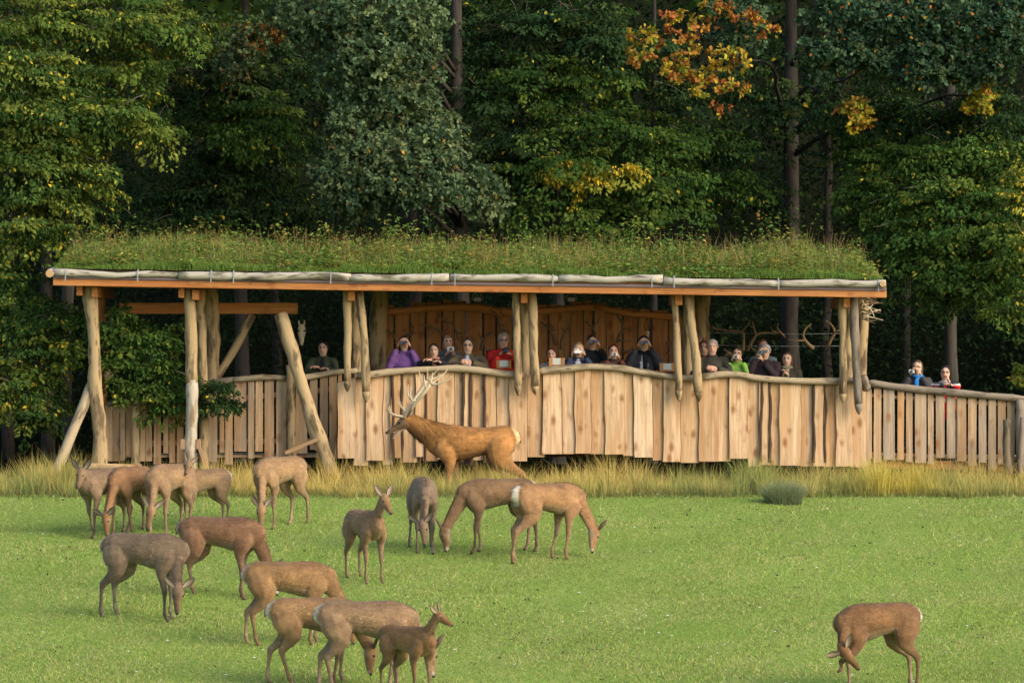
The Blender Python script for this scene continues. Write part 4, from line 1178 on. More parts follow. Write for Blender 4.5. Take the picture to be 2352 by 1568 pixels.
M_EYE = mat_simple("deer_eye", (0.012, 0.009, 0.008), 0.12, 0.6, mott=0)
M_NOSE = mat_simple("deer_nose", (0.018, 0.016, 0.016), 0.35, 0.5)
M_TONGUE = mat_simple("mouth_pink", (0.34, 0.16, 0.13), 0.5)

def remesh(V, F, voxel, smooth=6, fac=0.5):
    me = mesh_from(V, F, "tmp")
    o = bpy.data.objects.new("tmp", me); COL.objects.link(o)
    r = o.modifiers.new("r", 'REMESH'); r.mode = 'VOXEL'; r.voxel_size = voxel
    s = o.modifiers.new("s", 'SMOOTH'); s.factor = fac; s.iterations = smooth
    dg = bpy.context.evaluated_depsgraph_get()
    ev = o.evaluated_get(dg); m2 = ev.to_mesh()
    nv = len(m2.vertices); co = np.empty(nv * 3, np.float32); m2.vertices.foreach_get("co", co)
    tot = np.empty(len(m2.polygons), np.int32); m2.polygons.foreach_get("loop_total", tot)
    li = np.empty(len(m2.loops), np.int32); m2.loops.foreach_get("vertex_index", li)
    ev.to_mesh_clear(); bpy.data.objects.remove(o); bpy.data.meshes.remove(me)
    co = co.reshape(-1, 3).astype(float)
    if (tot == 4).all(): Fq = li.reshape(-1, 4)
    else: Fq = [li[s:s + t].tolist() for s, t in zip(np.cumsum(tot) - tot, tot)]
    return co, Fq

def nearest(co, chains):
    """for each vertex: chain index, position 0..1 along it, dorsal measure and lateral measure"""
    best = np.full(len(co), 1e9); ci = np.zeros(len(co), int); tt = np.zeros(len(co)); dor = np.zeros(len(co)); latm = np.zeros(len(co))
    for c, ch in enumerate(chains):
        p, ra, rb, up, sd = ch['pts'], ch['ra'], ch['rb'], ch['up'], ch['side']
        n = len(p)
        for i in range(n - 1):
            a, b = p[i], p[i + 1]; ab = b - a; L2 = ab @ ab
            if L2 < 1e-10: continue
            t = np.clip(((co - a) @ ab) / L2, 0, 1)
            q = a + t[:, None] * ab
            rel = co - q
            R = np.sqrt((ra[i] * (1 - t) + ra[i + 1] * t) * (rb[i] * (1 - t) + rb[i + 1] * t))
            d = np.linalg.norm(rel, axis=1) / np.maximum(R, .012)
            m = d < best
            best[m] = d[m]; ci[m] = c; tt[m] = (i + t[m]) / (n - 1)
            dor[m] = (rel[m] @ up[i]) / np.maximum(rb[i], .01); latm[m] = (rel[m] @ sd[i]) / np.maximum(ra[i], .01)
    return ci, tt, dor, latm

def smix(a, b, t):
    t = np.clip(t, 0, 1)[:, None]
    return a * (1 - t) + np.asarray(b) * t

def deer(label, px, py, th, s, poll, nose, legs=((0, 0, 0), (0, 0, 0), (0, 0, 0), (0, 0, 0)), coat=(0.27, 0.165, 0.085), stag=False, z0=None, d=None,
         ears=(0.55, 0.35), grey=0.0, rump=1.0, cat='deer', group='red deer hinds grazing on the meadow', calf=False, headup=None, arch=0.0):
    """poll / nose = (picture x, picture y, metres nearer(-) or farther(+) than the body centre); th = heading, 0 = towards the right of the
    picture, 90 = away.  legs FL FR HL HR = (foot forward m, foot sideways m, lift m)."""
    d = d or d_of(py)
    sc_ = FP / d
    O = np.array([(px - CX) / sc_, d, ground(d) - .012 if z0 is None else z0])
    a = math.radians(th); ca, sa = math.cos(a), math.sin(a)
    R = np.array([[ca, -sa, 0], [sa, ca, 0], [0, 0, 1]])       # local -> world
    def to_local(pt):
        y = d + pt[2]
        w = W(pt[0], pt[1], y)
        return R.T @ (w - O) / s
    P, Ns = to_local(poll), to_local(nose)
    nb = 1.55 if stag else 1.0
    ch, V, F, n0 = [], [], [], 0
    def add(pts, ra, rb, side=(0, 1, 0), k=14, cap0=.02, cap1=.02):
        nonlocal n0
        v, f, _, c = tube(pts, ra, rb, side, k, cap0, cap1)
        V.append(v); F.extend([[i + n0 for i in q] for q in f]); n0 += len(v); ch.append(c)
    # trunk
    X = np.array([-.635, -.60, -.54, -.44, -.32, -.18, 0, .16, .30, .42, .52, .59])
    Z = np.array([.915, .925, .928, .918, .905, .895, .878, .865, .873, .895, .92, .945])
    A = np.array([.045, .095, .135, .158, .158, .165, .188, .186, .158, .128, .100, .06])
    Bv = np.array([.055, .105, .150, .188, .194, .190, .203, .226, .228, .195, .148, .085])
    Bv = Bv * np.array([1, 1, 1.0, 1.0, .98, .99, 1.02, 1.04, 1.03, 1.02, 1.0, 1]); Z = Z - .010; A = A * 1.05
    if stag: Bv = Bv * np.array([1, 1, 1, 1, .98, .95, 1, 1.03, 1.06, 1.08, 1.1, 1.1]); A = A * 1.04
    if calf: Bv = Bv * .93; A = A * .90
    Z = Z + (arch + (.0 if stag else .028)) * (1 - ((X + .08) / .5) ** 2).clip(-.6, 1)
    tr = np.stack([X, 0 * X, Z], 1)
    add(tr, A, Bv, k=18)
    # neck
    base = np.array([.34, 0, .885 if stag else .925]); f0 = np.array([1.0, 0, -.05 if P[2] < .7 else .45])
    hd = unit(Ns - P)
    dist = np.linalg.norm(P - base)
    tn = np.linspace(0, 1, 9)[:, None]
    m0 = unit(f0) * dist * .75
    m1 = (unit(P - base) * .75 + hd * (.15 if P[2] < .7 else -.1)) * dist * .9
    h00, h10, h01, h11 = 2 * tn ** 3 - 3 * tn ** 2 + 1, tn ** 3 - 2 * tn ** 2 + tn, -2 * tn ** 3 + 3 * tn ** 2, tn ** 3 - tn ** 2
    nk = h00 * base + h10 * m0 + h01 * P + h11 * m1
    t1 = tn[:, 0]
    na = np.interp(t1, [0, .25, .5, .8, 1], [.100, .082, .064, .054, .055]) * (nb if not calf else .9)
    nbv = np.interp(t1, [0, .25, .5, .8, 1], [.160, .138, .104, .082, .078]) * (1.0 if not calf else .9)
    if stag: nbv = np.interp(t1, [0, .25, .5, .8, 1], [.225, .205, .165, .125, .105])
    if stag: na = na * np.interp(t1, [0, .6, 1], [1, 1, .78])
    add(nk, na, nbv, k=14)
    nend = unit(nk[-1] - nk[-3])
    # head
    hs = ch[1]['side'][-1]
    u = nend - hd * (nend @ hd)
    if headup is not None: u = R.T @ np.array(headup, float); u = u - hd * (u @ hd)
    u = unit(u); sd = unit(np.cross(u, hd)); HL = np.linalg.norm(Ns - P)
    HL0 = .335 * (.86 if calf else 1.0)
    k_ = HL0
    hx = np.array([-.06, .0, .10, .22, .36, .52, .70, .86, .97])
    hu = np.array([-.02, -.005, .0, -.004, -.014, -.028, -.038, -.042, -.046])
    ha = np.array([.045, .060, .066, .066, .058, .046, .036, .033, .026])
    hb = np.array([.055, .072, .080, .080, .072, .058, .045, .038, .026])
    hp = P + hd * (hx * k_)[:, None] + u * (hu * k_ / .335)[:, None]
    hb = hb * k_ / .335 * 1.13; ha = ha * k_ / .335 * 1.15
    if stag:
        # open mouth: separate lower jaw
        hb = hb * np.array([1, 1, 1, .95, .85, .68, .62, .66, .66]); hp = hp + u * np.array([0, 0, 0, .0, .006, .014, .018, .018, .016])[:, None]
    add(hp, ha, hb, side=sd, k=12, cap0=.01, cap1=.012)
    if stag:
        jp = P + hd * (np.array([.0, .40, .62, .76, .85]) * k_)[:, None] - u * (np.array([.0, .062, .094, .116, .126]))[:, None]
        add(jp, np.array([.04, .034, .026, .022, .016]), np.array([.03, .026, .02, .017, .012]), side=sd, k=10)
    hc = len(ch)
    # legs
    def leg(front, sg, sw):
        dx, dy, lift = sw[:3]
        kb = sw[3] if len(sw) > 3 else 0.0
        if front:
            pts = np.array([(.36, .085, .90), (.335, .115, .78), (.30, .130, .68), (.280, .128, .60), (.293, .122, .50), (.308, .116, .40), (.312, .115, .37), (.308, .115, .32), (.303, .115, .20), (.300, .115, .115), (.318, .115, .065), (.338, .115, .03), (.345, .115, .0)])
            ra = np.array([.060, .074, .066, .048, .036, .033, .033, .022, .018, .0255, .020, .028, .029]); rb = np.array([.11, .125, .100, .066, .043, .037, .038, .026, .021, .0295, .023, .033, .038])
            zk = .38
        else:
            pts = np.array([(-.405, .075, .905), (-.385, .105, .81), (-.345, .128, .70), (-.345, .130, .62), (-.40, .126, .55), (-.465, .120, .49), (-.515, .115, .44), (-.515, .115, .37), (-.503, .115, .24), (-.490, .115, .115), (-.470, .115, .065), (-.450, .115, .03), (-.440, .115, .0)])
            ra = np.array([.105, .112, .092, .068, .048, .036, .033, .024, .0195, .027, .021, .028, .029]); rb = np.array([.158, .165, .142, .108, .074, .050, .048, .031, .0225, .031, .024, .033, .038])
            zk = .45
        pts[:, 1] *= sg
        t = np.clip((.78 - pts[:, 2]) / .78, 0, 1)
        pts[:, 0] += dx * t; pts[:, 1] += dy * t
        pts[:, 0] += kb * np.exp(-((pts[:, 2] - zk) / .16) ** 2)
        if lift > 0:
            pts[:, 2] += lift * np.clip((.5 - pts[:, 2]) / .5, 0, 1) ** 1.1
            low = pts[:, 2] < .5
            pts[-3:, 0] -= np.array([.02, .045, .07]) * (1 if front else .6); 
        wy = (R @ pts[-1])[1] * s
        gz = (ground(d + wy) - ground(d)) / s if z0 is None else 0.0
        pts[:, 2] += gz * t
        if stag: ra, rb = ra * 1.08, rb * 1.05
        lw = np.interp(pts[:, 2], [.15, .6], [1.0, 1.1]); ra, rb = ra * lw, rb * lw * 1.03
        if calf: ra, rb = ra * .92, rb * .92
        add(pts, ra, rb, k=10, cap0=.0, cap1=.003)
    for i, sw in enumerate(legs): leg(i < 2, 1 if i % 2 == 0 else -1, sw)
    Vv = np.vstack(V)
    co, Fq = remesh(Vv, F, .0155, 3, .45)
    ci, tt, dor, latm = nearest(co, ch)
    # coat
    n = len(co)
    coat = np.array(coat) * (.90 if not stag else .95) * np.array([1, 1, 1.03])
    dark = coat * np.array([.34, .30, .30]); pale = np.array([.34, .275, .195]) * (1 - grey) + np.array([.30, .27, .22]) * grey
    legc = coat * np.array([.74, .80, .92]) * (1 - .3 * grey)
    C = np.tile(coat, (n, 1))
    b = ci == 0; nkm = ci == 1; hm = ci == 2; jm = (ci == 3) if stag else np.zeros(n, bool); lm = ci >= hc
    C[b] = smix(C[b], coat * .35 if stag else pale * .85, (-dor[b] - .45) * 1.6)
    C[b] = smix(C[b], coat * np.array([.66, .60, .56]), (dor[b] - .45) * 1.4)
    C[b] = smix(C[b], coat * np.array([1.25, 1.22, 1.12]), np.exp(-((co[b][:, 0] + .02) / .17) ** 2) * np.exp(-((dor[b] - .05) / .45) ** 2) * .7)
    C[b] = smix(C[b], dark, np.exp(-((co[b][:, 1]) / .032) ** 2) * (dor[b] > .4) * np.clip(.45 + co[b][:, 0], .2, .9))
    C[nkm] = smix(C[nkm], pale, (-dor[nkm] - .35) * .75)
    C[nkm] = smix(C[nkm], dark, np.exp(-(latm[nkm] / .42) ** 2) * (dor[nkm] > .3) * 1.0)
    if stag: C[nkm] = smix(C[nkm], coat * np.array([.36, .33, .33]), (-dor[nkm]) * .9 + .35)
    C[hm] = smix(C[hm], coat * np.array([1.0, .92, .85]), np.ones(hm.sum()) * .6)
    C[hm] = smix(C[hm], coat * np.array([.62, .56, .54]), (tt[hm] - .45) * 1.7 * (dor[hm] > -.2))
    C[hm] = smix(C[hm], pale * 1.05, (-dor[hm] - .25) * 1.2)
    C[hm] = smix(C[hm], pale, np.exp(-((np.abs(latm[hm]) - .85) / .3) ** 2) * np.exp(-((tt[hm] - .42) / .07) ** 2) * .5)
    C[hm] = smix(C[hm], np.array([.5, .46, .40]), (tt[hm] > .86) * (dor[hm] < -.05) * .7)
    if stag:
        C[hm] = smix(C[hm], np.array([.095, .075, .062]), (dor[hm] > -.6) * .75 * np.clip(tt[hm] * 3, 0, 1))
        C[jm] = np.array([.40, .36, .30])
    inner = np.zeros(n)
    for i in range(4):
        q = ci == hc + i
        sg = 1 if i % 2 == 0 else -1
        t = tt[q]
        C[q] = smix(C[q], legc, (t - .10) * 3)
        C[q] = smix(C[q], pale, np.clip(-(latm[q] * sg) - .1, 0, 1) * .75 * (t > .15))
        C[q] = smix(C[q], coat * .5, np.clip((t - .72) * 2.5, 0, .5))
        C[q] = smix(C[q], np.array([.035, .030, .027]), (t > .94) * 1.0)
    # pale rump with a darker rim
    rr = np.sqrt((co[:, 1] / .115) ** 2 + ((co[:, 2] - .93) / .185) ** 2)
    back = (co[:, 0] < -.53) & (co[:, 2] > .62)
    C[back] = smix(C[back], coat * .55, np.exp(-((rr[back] - 1.05) / .13) ** 2) * .6)
    C[back] = smix(C[back], np.array([.72, .66, .55]) if not stag else np.array([.66, .50, .28]), (1.0 - rr[back]) * 5 * rump)
    C = np.clip(C, .01, .8)
    name = "red_deer_stag" if stag else ("red_deer_calf" if calf else "red_deer_hind")
    root = empty(name, O, label, cat, None if stag else group)
    def world(v): return (np.asarray(v) @ R.T) * s + O
    me = mesh_from(world(co) - O, Fq, "body")
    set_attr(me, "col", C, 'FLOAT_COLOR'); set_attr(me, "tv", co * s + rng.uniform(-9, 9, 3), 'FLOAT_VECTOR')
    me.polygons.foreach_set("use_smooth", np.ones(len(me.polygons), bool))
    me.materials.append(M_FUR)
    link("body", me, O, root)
    kk = k_ / .335
    # coat hair: short strands lying back along the body, one joined part
    tri = np.array([f[:3] for f in Fq]) if not isinstance(Fq, np.ndarray) else Fq[:, :3]
    fn = np.cross(co[tri[:, 1]] - co[tri[:, 0]], co[tri[:, 2]] - co[tri[:, 0]]); fn /= np.linalg.norm(fn, axis=1, keepdims=True) + 1e-12
    nh = 11000 if not stag else 14000
    pick = rng.choice(len(tri), nh)
    w3 = rng.dirichlet([1, 1, 1], nh)[:, :, None]
    hp_ = (co[tri[pick]] * w3).sum(1); hn_ = fn[pick]; hc_ = C[tri[pick, 0]]
    hci = ci[tri[pick, 0]]; 
    flow = np.tile(np.array([-1., 0, -.45]), (nh, 1))
    nkdir = unit(P - base)
    flow[hci == 1] = -nkdir * .8 + np.array([0, 0, -.5]); flow[hci == 2] = -hd
    flow[hci >= hc] = np.array([-.1, 0, -1.])
    flow = flow - hn_ * (flow * hn_).sum(1, keepdims=True); flow /= np.linalg.norm(flow, axis=1, keepdims=True) + 1e-9
    keep = (hci != 3) if stag else np.ones(nh, bool)
    ln = rng.uniform(.018, .042, nh) * np.where(hci >= hc, .45, np.where(hci == 2, .35, 1.0))
    if stag: ln = ln * np.where(hci == 1, 2.6, 1.0)
    hdn = flow + hn_ * rng.uniform(.12, .42, (nh, 1)) * np.where(hci >= hc, .5, 1)[:, None] + rng.normal(0, .16, (nh, 3))
    sdv = np.cross(hdn, hn_); sdv /= np.linalg.norm(sdv, axis=1, keepdims=True) + 1e-9
    wdt = (rng.uniform(.0018, .0042, nh) * np.where(hci >= hc, .6, 1.0))[:, None]
    A0, A1, A2 = hp_ - sdv * wdt, hp_ + sdv * wdt, hp_ + hdn * ln[:, None]
    A0, A1, A2 = A0[keep], A1[keep], A2[keep]; nh = len(A0)
    hv = np.stack([A0, A1, A2], 1).reshape(-1, 3)
    hcol = hc_[keep] * np.exp(rng.normal(-.02, .24, (nh, 1))) * (1 + rng.normal(0, .05, (nh, 3)))
    patchy = vnoise(hp_[keep][:, 0] * 9, hp_[keep][:, 2] * 9 + hp_[keep][:, 1] * 5, 1.0, int(px)) 
    hcol = hcol * (1 + .14 * patchy)[:, None]
    hme = mesh_from(world(hv) - O, np.arange(nh * 3).reshape(-1, 3), "coat_hair")
    set_attr(hme, "col", np.clip(np.repeat(hcol, 3, 0), .01, .8), 'FLOAT_COLOR')
    hme.materials.append(M_HAIRFUR)
    tag(link("coat_hair", hme, O, root), kind='stuff')
    # ears
    for sg, (out, fw) in ((1, ears), (-1, ears)):
        b0 = P + hd * .010 * kk + u * .060 * kk + sd * sg * .054 * kk
        ax = unit(sd * sg * (out + .15) + u * (.30 if P[2] < .75 else .62) - hd * .75)
        fc = unit(hd * fw * .4 + u * .85 + sd * sg * .45); fc = unit(fc - ax * (fc @ ax)); wv = np.cross(ax, fc)
        Lr = (.195 if not calf else .178) * kk * (1.15 if stag else 1)
        tl = np.array([0, .12, .3, .5, .7, .86, .96, 1.0]); wd = np.array([.018, .027, .039, .043, .036, .022, .010, .002]) * kk * 1.1
        Vt, Ct = [], []
        for t, w in zip(tl, wd):
            for q in (-1, -.5, 0, .5, 1):
                Vt.append(b0 + ax * Lr * t + wv * w * q - fc * (w * .75 * (1 - q * q)) + fc * .012 * t * t)
                Ct.append((.33, .275, .215) if abs(q) < .4 else ((.25, .20, .15) if abs(q) < .8 else coat * .35))
        nf = len(Vt)
        for t, w in zip(tl, wd):
            for q in (-1, -.5, 0, .5, 1):
                Vt.append(b0 + ax * Lr * t + wv * (w + .003) * q - fc * (w * .75 * (1 - q * q) + .008) + fc * .012 * t * t)
                Ct.append(coat * .3 + np.array([.10, .085, .07]) * (1 - .3 * t))
        Ff = []
        for i in range(len(tl) - 1):
            for j in range(4):
                a_ = i * 5 + j
                Ff.append((a_, a_ + 1, a_ + 6, a_ + 5)); Ff.append((nf + a_, nf + a_ + 5, nf + a_ + 6, nf + a_ + 1))
            for j in (0, 4):
                a_ = i * 5 + j
                Ff.append((a_, a_ + 5, nf + a_ + 5, nf + a_))
        mb = MB().add(world(Vt), Ff)
        mb.build("ear", M_EAR, root, smooth=True, attrs={"col": np.array(Ct, float)})
    # eyes, nose
    for sg in (1, -1):
        c = P + hd * .115 * kk + u * .026 * kk + sd * sg * .064 * kk
        mb = MB().tube(world([c - sd * sg * .014 * kk, c, c + sd * sg * .010 * kk]), np.array([.013, .0155, .008]) * kk * s, k=8)
        mb.build("eye", M_EYE, root, smooth=True)
    e = hp[-1] + hd * .004
    mb = MB().tube(world([e - hd * .020 + u * .012, e + u * .006, e + hd * .013 - u * .002]), np.array([.024, .026, .015]) * kk * s, np.array([.016, .021, .012]) * kk * s, side=R @ sd, k=8)
    mb.build("nose", M_NOSE, root, smooth=True)
    if stag:
        mb = MB().tube(world([P + hd * .16 - u * .050, P + hd * .22 - u * .072, P + hd * .27 - u * .092]), np.array([.022, .02, .012]) * s, np.array([.008, .008, .006]) * s, side=R @ sd, k=7)
        mb.build("tongue", M_TONGUE, root, smooth=True)
    # tail
    tp = np.array([(-.595, 0, 1.005), (-.635, 0, .975), (-.655, 0, .92), (-.655, 0, .855)])
    mb = MB().tube(world(tp), np.array([.028, .030, .026, .010]) * s, np.array([.018, .020, .017, .008]) * s, side=R @ np.array([0, 1., 0]), k=8)
    cl = np.tile(coat * np.array([1.05, .88, .72]), (sum(len(v) for v in mb.V), 1))
    mb.build("tail", M_FUR, root, smooth=True, attrs={"col": cl})
    if stag:
        antlers(root, world(P + u * .055 + hd * .035), R @ hd, R @ u, R @ sd)
    return root

def antler_tubes(mb, base, fwd, up, sd, sg, S=1.0, spread=.5, back=.75, crown=True, k=7):
    """one antler: beam sweeping back and up, brow, bez, trez tines and a crown"""
    B = lambda f, u_, l: base + (fwd * f + up * u_ + sd * sg * l) * S
    beam = [B(0, 0, .03), B(-.05, .10, .09), B(-.17, .24, .16), B(-.32, .42, .24 * spread / .5), B(-.46, .58, .27 * spread / .5), B(-.55, .70, .25 * spread / .5)]
    bp = resample(beam, 14)
    mb.tube(bp, np.linspace(.056, .038, 14) * S, k=k, cap1=.01)
    def tine(p0, pts, r):
        pp = resample([p0] + pts, 7)
        mb.tube(pp, np.linspace(r * 1.7, .007, 7) * S, k=k - 1, cap1=.012)
    tine(bp[1], [B(.14, .05, .10), B(.27, .12, .12), B(.31, .27, .11)], .020)
    tine(bp[3], [B(.04, .22, .13), B(.09, .36, .14)], .014)
    tine(bp[7], [B(-.16, .38, .24), B(-.13, .52, .27), B(-.16, .66, .25)], .018)
    if crown:
        e = bp[-1]
        tine(bp[11], [B(-.44, .72, .26), B(-.42, .90, .24)], .018)
        tine(e, [B(-.66, .78, .22), B(-.82, .90, .18)], .020)
        tine(e, [B(-.72, .72, .28), B(-.93, .80, .30), B(-1.0, .88, .30)], .020)
        tine(e, [B(-.58, .82, .20), B(-.60, .95, .16)], .015)

M_STAGANTLER = None
def antlers(root, p, fwd, up, sd):
    m, nt, out = new_mat("polished_antler"); x = NT(nt)
    tv = x.attr("tv", 'Vector')
    st = x.noise(x.mapping(tv, (60, 60, 8)), 1.0, 3.0)
    c = x.mix(st, (0.36, 0.28, 0.17), (0.58, 0.49, 0.34))
    principled(x, out, c, 0.35, x.bump(st, .3, .004), 0.4)
    f = unit(fwd * .75 + np.array([0, 0, 1.]) * .0); 
    wf0 = np.array([-1., 0, 0]); wu0 = np.array([0, 0, 1.]); ws = np.array([0, -1., 0])
    for sg in (1, -1):
        mb = MB()
        rot = -.0 if sg > 0 else -.13
        wf = wf0 * math.cos(rot) + wu0 * math.sin(rot); wu = wu0 * math.cos(rot) - wf0 * math.sin(rot)
        antler_tubes(mb, np.array(p) + ws * sg * .03, wf, wu, ws, sg, S=.80 if sg > 0 else .82)
        mb.build("antler", m, root, smooth=True)

def build_deer():
    BR = (0.275, 0.155, 0.075); GR = (0.235, 0.165, 0.105); RD = (0.265, 0.130, 0.058); LT = (0.34, 0.215, 0.110); OC = (0.285, 0.170, 0.078)
    g = dict
    # back row on the left
    deer("hind walking with raised head at the very left of the herd, front leg bent", 240, 1228, -130, .94, (189, 1081, -.50), (174, 1121, -.72), ((.06, 0, .0), (-.14, 0, .10), (.05, 0, 0), (-.10, 0, 0)), GR, ears=(.55, .2))
    deer("reddish hind grazing head on between the walking hind and its grazing neighbour", 299, 1223, -118, .93, (245, 1183, -.72), (241, 1238, -.84), ((-.16, 0, .06), (.03, 0, 0), (.08, 0, 0), (-.12, 0, 0)), BR, ears=(1.0, .3))
    deer("tawny hind with dark neck stripe grazing face on in front of the little calf", 388, 1226, -118, .99, (347, 1166, -.66), (339, 1221, -.80), ((-.04, 0, 0), (.06, 0, 0), (.10, 0, 0), (-.05, 0, 0)), (0.30, 0.195, 0.11), ears=(.45, .3))
    deer("small brown calf standing by the white post, only its head and side showing", 464, 1214, -140, .86, (434, 1065, -.38), (427, 1089, -.62), ((.06, 0, 0), (-.06, 0, 0), (.03, 0, 0), (-.08, 0, 0)), (0.25, 0.17, 0.095), calf=True, ears=(.35, .2))
    deer("golden brown hind grazing alone below the leaning strut of the hide", 640, 1209, -124, 1.0, (600, 1164, -.66), (599, 1214, -.80), ((-.04, 0, 0), (.05, 0, 0), (-.20, -.04, 0), (.10, .06, 0)), (0.34, 0.22, 0.115), ears=(.4, .3))
    # middle left
    deer("grey brown hind with wet looking coat grazing with its face to the viewer", 336, 1421, -24, 1.06, (408, 1348, -.40), (409, 1418, -.50), ((-.02, 0, 0), (.03, 0, 0), (-.03, 0, 0), (-.13, 0, 0)), (0.205, 0.150, 0.100), grey=.6, ears=(.75, .3), rump=.3)
    deer("dark reddish hind grazing behind the others with its head hidden, neck stretched right", 511, 1371, -14, 1.03, (622, 1312, -.10), (640, 1365, -.16), ((-.10, 0, 0), (.0, 0, 0), (.02, 0, 0), (-.20, 0, 0)), (0.225, 0.125, 0.070), rump=.2)
    deer("ginger hind with dark scars on its flank, head hidden behind two others", 668, 1481, 2, 1.0, (802, 1420, -.05), (818, 1474, -.05), ((.02, 0, 0), (-.06, 0, 0), (-.12, 0, 0), (.04, 0, 0)), OC, rump=.25)
    deer("sandy hind with ruffled back and pale rump, grazing under the belly of the front hind", 728, 1570, 3, .98, (850, 1490, -.12), (860, 1556, -.25), ((.0, 0, 0), (-.10, 0, 0), (-.16, 0, 0), (.16, 0, 0)), (0.325, 0.200, 0.095), ears=(.8, .3), rump=.45)
    deer("nearest big brown hind in the foreground group, its head behind the calf", 846, 1590, -2, 1.03, (985, 1490, .12), (1004, 1562, .06), ((-.06, 0, 0), (.06, 0, 0), (-.13, 0, 0), (.08, 0, 0)), (0.285, 0.190, 0.110), ears=(.6, .3), rump=.4)
    deer("slim calf in the foreground looking right with pricked ears", 940, 1606, -52, .83, (1004, 1412, -.40), (1050, 1436, -.52), ((.05, 0, 0), (-.05, 0, 0), (.0, 0, 0), (-.05, 0, 0)), (0.25, 0.140, 0.062), calf=True, ears=(.35, .3))
    # middle
    deer("slender hind standing upright in the middle of the meadow looking to the right", 840, 1334, -66, .93, (880, 1143, -.50), (900, 1174, -.70), ((.07, 0, 0), (-.03, 0, 0), (-.05, 0, 0), (-.02, 0, 0)), (0.275, 0.170, 0.090), ears=(.45, .2))
    deer("greyish hind grazing straight towards the viewer below the stag", 972, 1264, -84, 1.0, (972, 1200, -.72), (973, 1262, -.86), ((.02, 0, 0), (-.05, 0, 0), (.0, .05, 0), (.05, -.06, 0)), (0.23, 0.165, 0.115), grey=.5, ears=(.8, .3))
    deer("brown hind grazing to the left, its rump hidden by the white rumped hind", 1140, 1266, -168, 1.0, (1022, 1216, -.22), (1018, 1268, -.32), ((.06, 0, 0), (-.10, 0, 0), (-.12, 0, 0), (-.02, 0, 0)), (0.24, 0.150, 0.080), ears=(.7, .3))
    deer("hind with striking white rump grazing to the right below the stag", 1262, 1283, 32, 1.03, (1364, 1216, .30), (1366, 1270, .22), ((-.22, 0, 0), (-.12, 0, 0), (-.06, 0, 0), (-.26, -.02, 0)), (0.335, 0.195, 0.095), ears=(.5, -.1), rump=1.0)
    # alone on the right
    deer("dark brown hind alone at the lower right, licking its lifted front leg", 2012, 1592, -150, 1.0, (1934, 1490, -.46), (1986, 1551, -.40), ((.34, 0, .34, .10), (.02, 0, 0), (-.05, 0, 0), (-.12, 0, 0)), (0.20, 0.110, 0.050), ears=(.9, .3), headup=(-.35, -.8, .45), arch=.02)
    # the stag
    deer("roaring red stag with big antlers standing in the rushes before the hide", 1082, 1160, 180, 1.27, (938, 966, 0.0), (884, 991, -.02), ((-.02, 0, 0), (-.22, 0, 0), (-.36, 0, .10), (.10, 0, 0)), (0.41, 0.205, 0.066), stag=True, d=78.75, z0=-.52, ears=(.3, -.4), cat='stag', headup=(.3, 0, 1))  # sunlight falling on the stag is put into this oranger coat
build_deer()
# ---------------------------------------------------------------- people in the hide
M_SKIN = mat_attr("skin", "col", 0.55, 0.3)
M_CLOTH = mat_attr("cloth", "col", 0.85, 0.12, mott=.22, scale=34.0, bump=.5)
M_HAIR = mat_attr("hair", "col", 0.6, 0.3, mott=.22, scale=90.0, bump=.3)
M_LENS = mat_simple("lens_glass", (0.03, 0.06, 0.14), 0.08, 0.7, mott=0)
M_BLACK = mat_simple("black_plastic", (0.015, 0.016, 0.018), 0.4, 0.4)
M_GREY = mat_simple("grey_plastic", (0.10, 0.12, 0.13), 0.35, 0.4)
M_SILVER = mat_simple("silver_plastic", (0.62, 0.64, 0.64), 0.3, 0.5)
M_PHONE = mat_simple("white_plastic", (0.80, 0.81, 0.80), 0.3, 0.5)
M_GLASSFRAME = mat_simple("spectacle_frame", (0.03, 0.025, 0.025), 0.3, 0.5)

